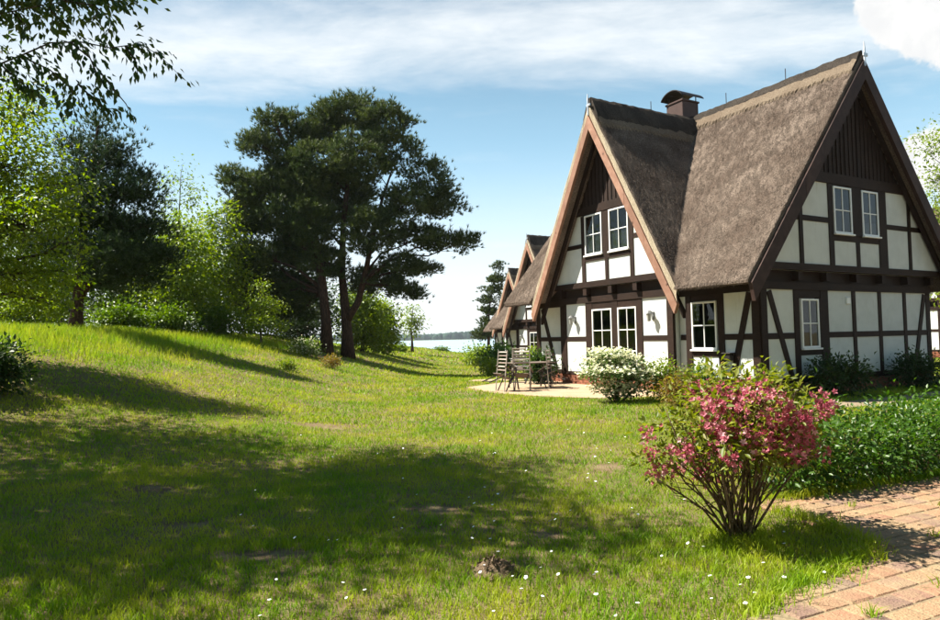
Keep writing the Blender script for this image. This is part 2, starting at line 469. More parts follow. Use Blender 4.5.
def flat_poly(name, poly, z, mat, thick=.05):
    mb = MB(); mb.prism([(x, y) for x, y in poly], 2, z-thick, z); return tag(mb.build(name, mat), kind='structure')
def mat_sand(name, c1, c2, sc=7):
    t = NT(name); o = t.coord('Object'); a = t.noise(o, 1.1, 5, .6); f = t.noise(o, 40, 4, .7)
    b = t.n('ShaderNodeTexBrick'); t.L.new(t.mapping(o, (1, 1, 1), (0, 0, -YAW)), b.inputs['Vector']); b.inputs['Scale'].default_value = 1; b.inputs['Brick Width'].default_value = .24; b.inputs['Row Height'].default_value = .18; b.inputs['Mortar Size'].default_value = .008
    c = t.mix(t.ramp(a, .35, .68), c1, c2); c = t.mix(t.ramp(f, .4, .7, 0, .4), c, tuple(x*.6 for x in c1))
    c = t.mix(t.math('MULTIPLY', b.outputs['Fac'], .5), c, tuple(x*.55 for x in c1))
    return t.done(t.principled(c, .95, t.bump(f, .5, .015), .05))
msand = mat_sand('terrace_paving', (.40, .285, .185), (.47, .35, .24))
flat_poly('terrace', TERR_POLY, .022, msand)
flat_poly('garden_walk', WALK_POLY, .004+float(hfun(.8, 23)), msand, .3)
flat_poly('house_path', SIDE_POLY, .018, mat_sand('side_path', (.26, .20, .14), (.33, .26, .18)))
mj = mat_sand('joint_sand', (.24, .185, .115), (.29, .23, .14))
path = flat_poly('brick_path', PATH_POLY, .019, mj)

def mat_paver():
    t = NT('paver'); o = t.n('ShaderNodeNewGeometry').outputs['Position']; r = t.n('ShaderNodeObjectInfo').outputs['Random']
    cr_ = t.n('ShaderNodeValToRGB'); t.L.new(r, cr_.inputs[0]); e = cr_.color_ramp.elements
    e[0].position = 0; e[0].color = (.32, .165, .11, 1); e[1].position = 1; e[1].color = (.25, .14, .105, 1)
    for p_, c_ in ((.25, (.36, .215, .125)), (.45, (.39, .255, .15)), (.62, (.38, .19, .12)), (.8, (.30, .175, .13)), (.9, (.22, .15, .125))):
        x = e.new(p_); x.color = (*c_, 1)
    a = t.noise(o, 9, 5, .65); f = t.noise(o, 70, 3, .7); g = t.noise(o, 2.0, 3, .6)
    c = t.mix(t.ramp(a, .35, .7, 0, .55), cr_.outputs[0], (.40, .29, .17))
    c = t.mix(t.ramp(f, .45, .72, 0, .5), c, (.14, .09, .06))
    c = t.mix(t.ramp(g, .45, .75, 0, .7), c, (.37, .28, .17))
    st = t.noise(o, 1.1, 6, .7, .6); c = t.mix(t.ramp(st, .50, .72, 0, .6), c, (.20, .15, .10)); ms = t.noise(o, 6, 5, .7); c = t.mix(t.ramp(ms, .60, .74, 0, .55), c, (.13, .14, .05))
    return t.done(t.principled(c, .9, t.bump(t.math('ADD', f, a), .8, .02), .12))
def build_pavers():
    mp = mat_paver(); BW, BH, gap = .205, .150, .009
    metas = []
    for k in range(6):
        mb = MB(); mb.box(-BW/2+gap/2, BW/2-gap/2, -BH/2+gap/2, BH/2-gap/2, -.03, .0, .009)
        mb.v = [(x+random.uniform(-.003, .003), y+random.uniform(-.003, .003), z+random.uniform(-.001, .001)) for x, y, z in mb.v]
        me = bpy.data.meshes.new('paving_brick'); me.from_pydata(mb.v, [], mb.f); me.materials.append(mp); metas.append(me)
    org = np.array(PATH_POLY[0]); ang = -YAW-.06
    ca, sa = math.cos(ang), math.sin(ang); cnt = 0; cells = []
    for j in range(-40, 20):
        for i in range(-8, 40):
            lx = (i + (.5 if j % 2 else 0))*BW; ly = j*BH
            x = org[0]+lx*ca-ly*sa; y = org[1]+lx*sa+ly*ca
            cells.append((x, y))
    cells = np.array(cells); ok = inpoly(cells[:, 0], cells[:, 1], PATH_POLY); cells = cells[ok]
    # keep what the frame (plus a margin) shows
    keep = [(x, y) for x, y in cells if y > 1.0 and x < y*.72+5.0 and x > .5]
    keep.sort(key=lambda p: (not (p[1] > 3.0 and p[0] < p[1]*.74+.15), p[0]**2+p[1]**2))
    def place(p):
        x, y = p; return Matrix.Translation((x, y, .0265+random.uniform(-.003, .002))) @ Matrix.Rotation(ang+random.uniform(-.012, .012), 4, 'Z') @ Matrix.Rotation(random.uniform(-.015, .015), 4, 'X') @ Matrix.Rotation(random.uniform(-.015, .015), 4, 'Y')
    for p in keep[:300]:
        o = bpy.data.objects.new('paving_brick', random.choice(metas)); link(o, path); o.matrix_local = place(p)
    if len(keep) > 300:
        rest = MB()
        for p in keep[300:]:
            me = random.choice(metas); mw = place(p)
            rest.add([mw @ v_.co for v_ in me.vertices], [tuple(q.vertices) for q in me.polygons])
        tag(rest.build('paving_bricks', mp, path), kind='stuff')
    return len(keep)
NPAV = build_pavers(); print('pavers', NPAV)

# ------------------------------------------------------------------ thatched half-timbered house
# local frame: x = across the end gable (s), y = along the long side (t), z up
SC, ZR, KM = 3.58, 8.40, 1.2555        # main ridge: centre, height, slope
TCc, ZC, KC = 4.65, 8.15, 1.80         # cross gable: centre, height, slope
S0, S1, T0, T1 = -1.02, 8.18, -.50, 9.28
VA = -.90                              # verge plane of the cross gable
def roof_top(s, t):
    m = ZR - KM*np.abs(s-SC); c = ZC - KC*np.abs(t-TCc)
    m = m + .05*np.sin(t*1.1+.6)*np.sin(s*.9); c = c + .02*np.sin(s*2.0)
    k = .22
    h = np.clip(.5+.5*(m-c)/k, 0, 1)
    sm = c + (m-c)*h + k*h*(1-h)*.35
    return np.where(s <= SC+.3, sm, m), h
def build_roof(house):
    ds = np.concatenate([[S0, -.96], np.linspace(VA, S1, 118)]); dt = np.linspace(T0, T1, 132)
    # put grid lines at the cross gable's feet
    hw = (ZC-2.60)/KC
    for b in (TCc-hw, TCc+hw): dt[np.argmin(abs(dt-b))] = b
    S, T = np.meshgrid(ds, dt, indexing='ij')
    Zt, h = roof_top(S, T)
    inside = (np.abs(T-TCc) <= hw+1e-6)
    # in front of the cross verge the main eave stops at the gable's feet
    thick = .50 + .20*(1-h)
    Zb = np.maximum(Zt-thick, 2.56)
    Zt = np.maximum(Zt, Zb+.03)
    rn = rng.normal(0, 1, Zt.shape)*.012
    # soften the ridge
    Zt = Zt + rn
    ns, nt_ = S.shape
    valid = np.ones((ns-1, nt_-1), bool)
    cm = .5*(T[:-1, :-1]+T[:-1, 1:]); sm = .5*(S[:-1, :-1]+S[1:, :-1])
    valid[(sm < VA) & (np.abs(cm-TCc) < hw)] = False
    idx = np.arange(ns*nt_).reshape(ns, nt_)
    V = np.concatenate([np.stack([S, T, Zt], -1).reshape(-1, 3), np.stack([S, T, Zb], -1).reshape(-1, 3)])
    o2 = ns*nt_
    F = []
    a, b, c, d = idx[:-1, :-1][valid], idx[1:, :-1][valid], idx[1:, 1:][valid], idx[:-1, 1:][valid]
    F.append(np.stack([a, b, c, d], -1)); F.append(np.stack([d, c, b, a], -1)+o2)
    # side skirts
    vp = np.zeros((ns+1, nt_+1), bool); vp[1:-1, 1:-1] = valid
    sk = []
    for i in range(ns-1):
        for j in range(nt_-1):
            if not valid[i, j]: continue
            if not vp[i, j+1]: sk.append((idx[i, j], idx[i, j+1], idx[i, j+1]+o2, idx[i, j]+o2))
            if not vp[i+2, j+1]: sk.append((idx[i+1, j+1], idx[i+1, j], idx[i+1, j]+o2, idx[i+1, j+1]+o2))
            if not vp[i+1, j]: sk.append((idx[i+1, j], idx[i, j], idx[i, j]+o2, idx[i+1, j]+o2))
            if not vp[i+1, j+2]: sk.append((idx[i, j+1], idx[i+1, j+1], idx[i+1, j+1]+o2, idx[i, j+1]+o2))
    F.append(np.array(sk))
    F = np.concatenate(F)
    used = np.unique(F); mp = -np.ones(len(V), int); mp[used] = np.arange(len(used))
    roof = obj_np('roof', V[used], mp[F], M['thatch'], house, np.zeros(len(used)), True)
    roof.data.polygons.foreach_set('use_smooth', np.concatenate([np.ones(len(a)*2, bool), np.zeros(len(sk), bool)]))
    # reed stubble: short straws lying down the slope
    n = 190000
    s = rng.uniform(S0+.01, SC, n); t = rng.uniform(T0+.01, T1-.01, n)
    far = rng.random(n) < .08; s[far] = rng.uniform(SC, S1-.02, far.sum())
    ok = ~((s < VA+.02) & (np.abs(t-TCc) < hw)); s, t = s[ok], t[ok]; n = len(s)
    e = .01
    z, _ = roof_top(s, t); zs = (roof_top(s+e, t)[0]-z)/e; zt = (roof_top(s, t+e)[0]-z)/e
    nrm = np.stack([-zs, -zt, np.ones(n)], -1); nrm /= np.linalg.norm(nrm, axis=1)[:, None]
    down = np.stack([-zs, -zt, -(zs**2+zt**2)], -1); down /= np.linalg.norm(down, axis=1)[:, None]+1e-9
    side = np.cross(nrm, down)
    P = np.stack([s, t, z-.004], -1)
    dd = down + side*rng.normal(0, .22, (n, 1)) + nrm*rng.uniform(.06, .36, (n, 1)); dd /= np.linalg.norm(dd, axis=1)[:, None]
    Ln = rng.uniform(.03, .085, (n, 1)); Wd = rng.uniform(.006, .013, (n, 1))
    sd = np.cross(dd, nrm); sd /= np.linalg.norm(sd, axis=1)[:, None]
    Vv = np.stack([P-sd*Wd, P+sd*Wd, P+dd*Ln], 1).reshape(-1, 3)
    obj_np('reed_ends', Vv, np.arange(3*n).reshape(-1, 3), M['thatch'], roof, np.repeat(rng.random(n)**1.5, 3))['kind'] = 'stuff'
    # straw fringe along verge and eave edges
    def fringe(pts_fn, n, out, name='straw_fringe', mat='straw', L0=.04, L1=.11):
        u_ = rng.random(n); P = pts_fn(u_); d = np.array(out)+rng.normal(0, .28, (n, 3)); d /= np.linalg.norm(d, axis=1)[:, None]
        w = np.cross(d, rng.normal(0, 1, (n, 3))); w /= np.linalg.norm(w, axis=1)[:, None]
        L_ = rng.uniform(L0, L1, (n, 1)); W_ = rng.uniform(.004, .010, (n, 1))
        return np.stack([P-w*W_, P+w*W_, P+d*L_], 1).reshape(-1, 3)
    parts = []
    def eave(u_):
        t_ = T0+u_*(T1-T0); k = np.abs(t_-TCc) < hw; t_ = np.where(k, np.where(t_ < TCc, T0+(t_-T0)*.9*(TCc-hw-T0)/(TCc-T0), TCc+hw+.02+rng.random(len(u_))*(T1-TCc-hw)), t_)
        return np.stack([np.full(len(u_), S0+.02)+rng.uniform(0, .15, len(u_)), t_, 2.60+rng.uniform(-.03, .05, len(u_))], -1)
    parts.append(fringe(eave, 5000, (-.6, 0, -.8)))
    V_ = np.concatenate(parts); obj_np('eave_fringe', V_, np.arange(len(V_)).reshape(-1, 3), M['thatch'], roof, np.repeat(rng.random(len(V_)//3), 3))['kind'] = 'stuff'
    # pale cut reed edge above the bargeboards of the cross gable and dark one on the end gable
    for sg in (-1, 1):
        mb = MB(); 
        prof = []
        nseg = 30
        for k in range(nseg+1):
            x = k/nseg*hw*1.0; tt = TCc+sg*x; zz = ZC-KC*x
            for (ds_, off) in ((-.02, -.02), (-.05, -.07), (-.04, -.17), (.0, -.19)):
                prof.append((VA+ds_+random.uniform(-.008, .008), tt, zz+off*1.9+random.uniform(-.012, .012)))
        ff = []
        for k in range(nseg):
            for q in range(3): ff.append((k*4+q, k*4+q+1, (k+1)*4+q+1, (k+1)*4+q))
        mb.add(prof, ff); mb.build('reed_edge', M['straw_pale'], roof)
    # ridges: dark cap with a pale cut skirt below
    def ridge(p0, p1, kk, nm):
        cw_ = .62 if nm == 'main' else 1.0; sk0 = .15 if nm == 'main' else .26
        p0 = np.array(p0, float); p1 = np.array(p1, float); d = p1-p0; Ld = np.linalg.norm(d); d /= Ld
        sd = np.array([d[1], -d[0], 0]); nseg = max(8, int(Ld/.12))
        cap = MB(); prof = [(-.34, -.34*kk+.015), (-.30, -.30*kk+.12), (-.13, .0), (-.06, .10), (.06, .10), (.13, .0), (.30, -.30*kk+.12), (.34, -.34*kk+.015)]
        vv = []; ff = []
        for k in range(nseg+1):
            b = p0+d*Ld*k/nseg
            for q, (w, zz) in enumerate(prof):
                w *= cw_; zz = zz*cw_ if zz < 0 else zz*(.6 if nm == 'main' else 1)
                j = random.uniform(-.02, .02)
                vv.append(b+sd*(w+j)+np.array([0, 0, zz+random.uniform(-.018, .018)+.04]))
        m_ = len(prof)
        for k in range(nseg):
            for q in range(m_-1): ff.append((k*m_+q, k*m_+q+1, (k+1)*m_+q+1, (k+1)*m_+q))
        ff.append(tuple(range(m_))); ff.append(tuple(range(nseg*m_, nseg*m_+m_))[::-1])
        cap.add(vv, ff); rc = cap.build('ridge_cap', M['ridge'], roof)
        # skirt of pale straw, zigzag lower edge
        for sg in (-1, 1):
            sk = MB(); vv = []; ff = []; n2 = nseg*2
            for k in range(n2+1):
                b = p0+d*Ld*k/n2
                for (w, lift) in ((sk0, .055), (.42+(.025 if k % 2 else -.02)+random.uniform(-.03, .03), .05), (.44+(.025 if k % 2 else -.02), -.02)):
                    vv.append(b+sd*sg*w+np.array([0, 0, -w*kk+lift*1.3+.02]))
            for k in range(n2):
                for q in range(2): ff.append((k*3+q, k*3+q+1, (k+1)*3+q+1, (k+1)*3+q))
            sk.add(vv, ff); sk.build('ridge_skirt', M['straw'], roof)
        return rc
    ridge((SC, T0+.02, ZR), (SC, T1-.02, ZR), KM, 'main')
    ridge((VA+.02, TCc, ZC), (SC-.32, TCc, ZC), KC, 'cross')
    # thin rods along the ridges, finials
    for (x, y, z) in ((SC, 1.6, ZR), (SC, 3.6, ZR), (1.5, TCc, ZC)):
        MB().tube([(x, y, z+.1), (x, y, z+.42)], .012, 5).build('ridge_rod', M['metal_dark'], roof)
    return roof, hw

def clip(poly, a, b, c):
    """keep a*x+b*y<=c"""
    out = []
    for i in range(len(poly)):
        p, q = poly[i], poly[(i+1) % len(poly)]
        fp, fq = a*p[0]+b*p[1]-c, a*q[0]+b*q[1]-c
        if fp <= 0: out.append(p)
        if (fp < 0 < fq) or (fq < 0 < fp):
            k = fp/(fp-fq); out.append((p[0]+k*(q[0]-p[0]), p[1]+k*(q[1]-p[1])))
    return out

def build_house(loc, rz):
    H = empty('timber_framed_house', loc, rz)
    roof, hw = build_roof(H)
    # wall frames: (axis, plane, outward sign is always negative)
    def slab(face, poly, d0, d1):
        """poly in (a,z); d = distance in front of the plane"""
        mb = MB(); ax, off = face
        if ax == 'B': mb.prism([(a, z) for a, z in poly], 1, off-d1, off-d0)      # x=a, y=off-d
        else: mb.prism([(a, z) for a, z in poly], 0, off-d1, off-d0)              # y=a, x=off-d
        return mb
    FB, FBU, FA, FAU, FW = ('B', 0.0), ('B', -.15), ('A', -.25), ('A', -.40), ('A', 0.0)
    def gclip(face, poly):
        if face == FBU:
            poly = clip(poly, KM, 1, ZR-.33+KM*SC); poly = clip(poly, -KM, 1, ZR-.33-KM*SC)
        if face == FAU:
            poly = clip(poly, KC, 1, ZC-.42+KC*TCc); poly = clip(poly, -KC, 1, ZC-.42-KC*TCc)
        return poly
    jit = lambda: random.uniform(-.004, .004)
    def timber(face, a0, a1, z0, z1, name, d=.028):
        p = gclip(face, [(a0+jit(), z0), (a1+jit(), z0), (a1+jit(), z1), (a0+jit(), z1)])
        if len(p) > 2: slab(face, p, -.06, d+random.uniform(0, .006)).build(name, M['timber'], H)
    def post(face, a0, a1, z0, z1): timber(face, a0, a1, z0, z1, 'post', .030)
    def rail(face, a0, a1, z0, z1, d=.022): timber(face, a0, a1, z0, z1, 'rail', d)
    def brace(face, pa, pb, w=.15):
        d = np.array(pb)-np.array(pa); n = np.array([-d[1], d[0]])/np.linalg.norm(d)*w/2
        pa, pb = np.array(pa), np.array(pb)
        poly = [tuple(pa-n), tuple(pb-n), tuple(pb+n), tuple(pa+n)]
        slab(face, poly, -.05, .036).build('brace', M['timber'], H)
    def panel(face, a0, a1, z0, z1):
        p = gclip(face, [(a0-.03, z0-.03), (a1+.03, z0-.03), (a1+.03, z1+.03), (a0-.03, z1+.03)])
        if len(p) > 2: slab(face, p, -.05, .006+random.uniform(-.003, .004)).build('plaster_panel', M['plaster'], H)
    def boards(face, a0, a1, z0, z1, w):
        n = int((a1-a0)/w)
        for i in range(n):
            x0 = a0+i*(a1-a0)/n
            p = gclip(face, [(x0+.006, z0), (x0+(a1-a0)/n-.006, z0), (x0+(a1-a0)/n-.006, z1), (x0+.006, z1)])
            if len(p) > 2:
                slab(face, p, -.05, random.uniform(-.004, .006)).build('board', M['board'], H)
                q = gclip(face, [(x0-.022, z0), (x0+.022, z0), (x0+.022, z1), (x0-.022, z1)])
                if i and len(q) > 2: slab(face, q, -.02, .024).build('batten', M['board'], H)
    def window(face, a0, a1, z0, z1, rows, curtain=0.0, name='window', cols=2, sill=True):
        ax, off = face
        w = empty(name, (0, 0, 0)); w.parent = H
        fw = .045
        mb = MB()
        def bx(mb, b0, b1, y0, y1, d0, d1):
            if ax == 'B': mb.box(b0, b1, off-d1, off-d0, y0, y1, .004)
            else: mb.box(off-d1, off-d0, b0, b1, y0, y1, .004)
            return mb
        bx(mb, a0, a0+fw, z0, z1, -.03, .05); bx(mb, a1-fw, a1, z0, z1, -.03, .05)
        bx(mb, a0+fw, a1-fw, z0, z0+fw, -.03, .048); bx(mb, a0+fw, a1-fw, z1-fw, z1, -.03, .048)
        mb.build('frame', M['white'], w)
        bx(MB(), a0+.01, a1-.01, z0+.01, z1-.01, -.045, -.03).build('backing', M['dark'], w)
        ia0, ia1, iz0, iz1 = a0+fw, a1-fw, z0+fw, z1-fw
        cw, rh = (ia1-ia0)/cols, (iz1-iz0)/rows; bw = .013
        for c in range(1, cols): bx(MB(), ia0+c*cw-bw, ia0+c*cw+bw, iz0, iz1, .012, .040).build('glazing_bar', M['white'], w)
        for r in range(1, rows): bx(MB(), ia0, ia1, iz0+r*rh-bw, iz0+r*rh+bw, .012, .036).build('glazing_bar', M['white'], w)
        for c in range(cols):
            for r in range(rows):
                bx(MB(), ia0+c*cw+(bw if c else 0), ia0+(c+1)*cw-(bw if c < cols-1 else 0), iz0+r*rh+(bw if r else 0), iz0+(r+1)*rh-(bw if r < rows-1 else 0), .018, .024).build('pane', M['glass'], w)
        if curtain > 0:
            for c in range(cols):
                cb = MB(); n = 10; vv = []; ff = []
                c0, c1 = ia0+c*cw+.02, ia0+(c+1)*cw-.02
                for k in range(n+1):
                    a = c0+(c1-c0)*k/n; dd = -.012+.010*math.sin(k*2.1+c)
                    for zz in (iz0, iz0+(iz1-iz0)*curtain+random.uniform(-.02, .02)):
                        vv.append((a, off-dd, zz) if ax == 'B' else (off-dd, a, zz))
                for k in range(n): ff.append((2*k, 2*k+1, 2*k+3, 2*k+2))
                cb.add(vv, ff).build('curtain', M['curtain'], w)
        if sill:
            bx(MB(), a0-.03, a1+.03, z0-.045, z0-.003, -.02, .095).build('sill', M['white'] if sill is True else M['timber'], w)
        return w
    # --- wall core (plain body behind panels and timbers, all four sides)
    core = MB(); core.box(.06, 7.09, .06, 8.74, .0, 3.3)
    core.box(-.19, .3, 2.41, 7.04, .0, 3.0)
    core.prism([(.06, 3.0), (7.09, 3.0), (7.09, 3.4), (SC, 7.7), (.06, 3.4)], 1, -.085, 8.74)
    core.prism([(2.2, 2.95), (7.1, 2.95), (7.0, 3.2), (TCc, 7.3), (2.3, 3.2)], 0, -.335, 2.0)
    core.build('wall', M['plaster'], H)
    # plinth of bricks, course by course
    pl = MB()
    def plinth(face, a0, a1):
        ax, off = face
        for c in range(4):
            a = a0 - (.12 if c % 2 else 0)
            while a < a1:
                b0, b1 = max(a+.005, a0), min(a+.235, a1)
                if b1-b0 > .02:
                    q = (b0, b1, c*.075+.004, c*.075+.071); dj = random.uniform(.012, .02)
                    if ax == 'B': pl.box(q[0], q[1], off-dj, off+.07, q[2]-.02 if c == 0 else q[2], q[3])
                    else: pl.box(off-dj, off+.07, q[0], q[1], q[2]-.02 if c == 0 else q[2], q[3])
                a += .24
    plinth(FB, 0, 7.15); plinth(FA, 2.35, 7.1); plinth(FW, 0.02, 2.34); plinth(FW, 7.11, 8.8)
    tag(pl.build('plinth', M['brick'], H), kind='stuff')
    # --- end gable, ground storey
    ZP = .30
    rail(FB, .2, 7.15, ZP, ZP+.13)
    for a0, a1 in ((0.0, .21), (1.18, 1.37), (2.20, 2.50), (3.50, 3.64), (4.64, 4.78), (5.82, 5.96), (6.96, 7.15)): post(FB, a0, a1, ZP+.0 if a0 == 0 else ZP+.13, 2.48)
    for a0, a1 in ((.21, 1.18), (2.5, 3.5), (3.64, 4.64), (4.78, 5.82), (5.96, 6.96)):
        rail(FB, a0, a1, 1.33, 1.47); panel(FB, a0, a1, ZP+.13, 1.33); panel(FB, a0, a1, 1.47, 2.48)
    rail(FB, 1.37, 2.20, .93, 1.08); panel(FB, 1.37, 2.2, ZP+.13, .93); rail(FB, 1.37, 2.2, 2.29, 2.48)
    window(FB, 1.43, 2.10, 1.10, 2.27, 2, .3)
    post(FB, 2.10, 2.2, 1.08, 2.29)
    brace(FB, (.30, 2.44), (1.02, .45)); brace(FB, (6.88, 2.44), (6.28, .45))
    rail(FB, -.02, 7.17, 2.48, 2.66, .045)
    rail(FB, -.02, 7.17, 2.66, 2.93, -.01)
    for a in (.1, 1.27, 2.35, 3.57, 4.71, 5.89, 7.05): timber(FB, a-.08, a+.08, 2.70, 2.90, 'joist_end', .16)
    MB().box(3.24, 3.40, -.05, -.006, 2.16, 2.32, .01).build('vent_box', M['white'], H)
    # --- end gable, upper storey
    rail(FBU, -.5, 7.7, 2.93, 3.09, .04)
    for a0, a1 in ((1.28, 1.41), (5.93, 6.06)): post(FBU, a0, a1, 3.09, 5.3)
    for a0, a1 in ((2.44, 2.62), (4.56, 4.92)): post(FBU, a0, a1, 3.09, 5.10)
    post(FBU, 3.40, 3.81, 3.86, 5.10); post(FBU, 3.54, 3.68, 3.09, 3.70)
    rail(FBU, 2.62, 4.56, 3.70, 3.86); rail(FBU, 2.62, 3.40, 5.06, 5.10); rail(FBU, 3.81, 4.56, 5.06, 5.10)
    rail(FBU, 1.0, 6.2, 5.10, 5.36, .045)
    for a0, a1 in ((-.4, 1.28), (1.41, 2.44), (4.92, 5.93), (6.06, 7.6)):
        rail(FBU, a0, a1, 4.12, 4.25); panel(FBU, a0, a1, 3.09, 4.12); panel(FBU, a0, a1, 4.25, 5.10)
    panel(FBU, 2.62, 3.54, 3.09, 3.70); panel(FBU, 3.68, 4.56, 3.09, 3.70)
    window(FBU, 2.64, 3.38, 3.89, 5.05, 2); window(FBU, 3.83, 4.54, 3.89, 5.05, 2, .28)
    boards(FBU, 1.0, 6.2, 5.36, 8.2, .17)
    # --- cross gable, ground storey
    rail(FA, 2.35, 7.1, ZP, ZP+.10)
    for a0, a1 in ((2.35, 2.55), (3.45, 3.66), (4.41, 4.66), (5.53, 5.84), (6.80, 7.1)): post(FA, a0, a1, ZP+.10, 2.48)
    for a0, a1 in ((2.55, 3.45), (5.84, 6.80)):
        rail(FA, a0, a1, 1.33, 1.47); panel(FA, a0, a1, ZP+.10, 1.33); panel(FA, a0, a1, 1.47, 2.48)
    rail(FA, 3.66, 4.41, 2.27, 2.48); rail(FA, 4.66, 5.53, 2.27, 2.48)
    window(FA, 3.66, 4.41, .42, 2.27, 3, 0, 'glazed_door', 2, False); window(FA, 4.66, 5.53, .42, 2.27, 3, 0, 'glazed_door', 2, False)
    rail(FA, 2.33, 7.12, 2.48, 2.66, .05); rail(FA, 2.33, 7.12, 2.66, 2.93, -.01)
    for a in (2.5, 3.55, 4.55, 5.68, 6.9): timber(FA, a-.08, a+.08, 2.70, 2.91, 'joist_end', .17)
    # --- cross gable, upper storey
    rail(FAU, 1.9, 7.4, 2.93, 3.10, .04)
    for a0, a1 in ((3.54, 3.69), (5.60, 5.76)): post(FAU, a0, a1, 3.10, 5.08)
    post(FAU, 4.51, 4.80, 3.84, 5.08); post(FAU, 4.58, 4.71, 3.10, 3.70)
    rail(FAU, 3.69, 5.60, 3.70, 3.84, .035); rail(FAU, 3.2, 6.1, 5.10, 5.34, .045); rail(FAU, 3.69, 5.6, 5.075, 5.10)
    for a0, a1 in ((1.9, 3.54), (5.76, 7.4)):
        rail(FAU, a0, a1, 4.13, 4.26); panel(FAU, a0, a1, 3.10, 4.13); panel(FAU, a0, a1, 4.26, 5.10)
    panel(FAU, 3.69, 4.58, 3.10, 3.70); panel(FAU, 4.71, 5.60, 3.10, 3.70)
    window(FAU, 3.71, 4.50, 3.88, 5.07, 2, .48); window(FAU, 4.81, 5.58, 3.88, 5.07, 2, .48)
    boards(FAU, 3.2, 6.1, 5.34, 8.0, .17)
    # --- long side beside the cross gable
    rail(FW, .2, 2.34, ZP, ZP+.12)
    for a0, a1 in ((.0, .2), (.98, 1.16), (1.98, 2.15)): post(FW, a0, a1, ZP+(.12 if a0 else 0), 2.44)
    rail(FW, .2, .98, 1.33, 1.47); panel(FW, .2, .98, ZP+.12, 1.33); panel(FW, .2, .98, 1.47, 2.44)
    rail(FW, 2.15, 2.34, 1.33, 1.47); panel(FW, 2.15, 2.34, ZP+.12, 1.33); panel(FW, 2.15, 2.34, 1.47, 2.44)
    rail(FW, 1.16, 1.98, .92, 1.06); panel(FW, 1.16, 1.98, ZP+.12, .92); rail(FW, 1.16, 1.98, 2.30, 2.44)
    window(FW, 1.19, 1.96, 1.10, 2.28, 2, 0)
    brace(FW, (.25, 2.42), (.76, .48)); rail(FW, -.02, 2.34, 2.44, 2.64, .05); rail(FW, -.0, 2.34, 2.64, 3.2, .02)
    rail(FW, 7.11, 8.6, ZP, ZP+.12)
    for a0, a1 in ((7.11, 7.3), (8.58, 8.8)): post(FW, a0, a1, ZP+.12, 2.44)
    rail(FW, 7.3, 8.58, 1.33, 1.47); panel(FW, 7.3, 8.58, ZP+.12, 1.33); panel(FW, 7.3, 8.58, 1.47, 2.44)
    brace(FW, (8.45, 2.42), (7.72, .45)); rail(FW, 7.11, 8.82, 2.44, 2.64, .05); rail(FW, 7.11, 8.8, 2.64, 3.2, .02)
    mb = MB(); mb.box(-.20, -.04, .70, .90, .84, 1.0, .02); mb.box(-.23, -.01, .67, .93, 1.0, 1.03, .008); mb.build('meter_box', M['metal_dark'], H)
    # --- bargeboards with joints
    def barge(face_plane, ctr, zt, k, half, sg, ax, mat, w, nseg, d=.04):
        ln = half
        cuts = [0]+sorted(random.uniform(.18, .9) for _ in range(nseg-1))+[1]
        for i in range(nseg):
            x0, x1 = cuts[i]*ln, cuts[i+1]*ln-.006
            wv = w*math.sqrt(1+k*k)
            off = .36 if ax == 'A' else .14
            poly = [(ctr+sg*x0, zt-off-k*x0), (ctr+sg*x1, zt-off-k*x1), (ctr+sg*x1, zt-off-wv-k*x1), (ctr+sg*x0, zt-off-wv-k*x0)]
            if i == nseg-1:   # foot cut level
                poly[2] = (ctr+sg*(x1-.10), zt-off-wv-k*(x1-.10))
            dj = random.uniform(0, .006)
            mb = MB(); mb.prism(poly, 1 if ax == 'B' else 0, face_plane-d-dj, face_plane+.05); mb.build('bargeboard', mat, roof)
    for sg in (-1, 1):
        barge(VA-.02, TCc, ZC, KC, hw+.02, sg, 'A', M['barge'], .20, 3)
        barge(T0-.02, SC, ZR, KM, 4.55, sg, 'B', M['barge_dark'], .32, 3)
        # soffit rafters under the overhangs
        for dd in (.24,):
            MB().prism([(TCc+sg*0.05, ZC-.75), (TCc+sg*hw*.97, ZC-.75-KC*hw*.96), (TCc+sg*hw*.97, ZC-.95-KC*hw*.96), (TCc+sg*0.05, ZC-.95)], 0, VA+dd, VA+dd+.1).build('rafter', M['timber'], roof)
            MB().prism([(SC+sg*.05, ZR-.52), (SC+sg*4.2, ZR-.52-KM*4.15), (SC+sg*4.2, ZR-.70-KM*4.15), (SC+sg*.05, ZR-.70)], 1, T0+.18, T0+.28).build('rafter', M['timber'], roof)
    # --- finials
    for (x, y, z, ax) in ((VA-.05, TCc, ZC-.1, 'A'), (SC, T0-.06, ZR-.05, 'B')):
        f = MB(); f.tube([(x, y, z-.28), (x, y, z+.16), (x, y, z+.34)], [.03, .028, .012], 6)
        if ax == 'A': f.box(x-.02, x+.02, y-.11, y+.05, z-.02, z+.05, .006)
        else: f.box(x-.05, x+.12, y-.02, y+.02, z-.02, z+.06, .006)
        f.build('finial', M['metal_grey'], roof)
    # --- chimney
    ch = MB(); cx0, cx1, cy0, cy1 = SC-.36, SC+.36, 4.98, 5.68
    ch.box(cx0, cx1, cy0, cy1, 7.9, 9.0, .015); ch.box(cx0-.03, cx1+.03, cy0-.03, cy1+.03, 9.0, 9.06, .01)
    c = ch.build('chimney', M['chimney'], roof)
    cap = MB(); vv = []; ff = []; n = 10
    for k in range(n+1):
        a = PI*(.16+.68*k/n); yy = (cy0+cy1)/2-math.cos(a)*.50; zz = 8.98+math.sin(a)*.42
        for (xx) in (cx0-.16, cx1+.16): vv += [(xx, yy, zz), (xx, yy, zz-.03)]
    for k in range(n):
        b = 4*k
        ff += [(b, b+2, b+6, b+4), (b+1, b+5, b+7, b+3), (b, b+4, b+5, b+1), (b+2, b+3, b+7, b+6)]
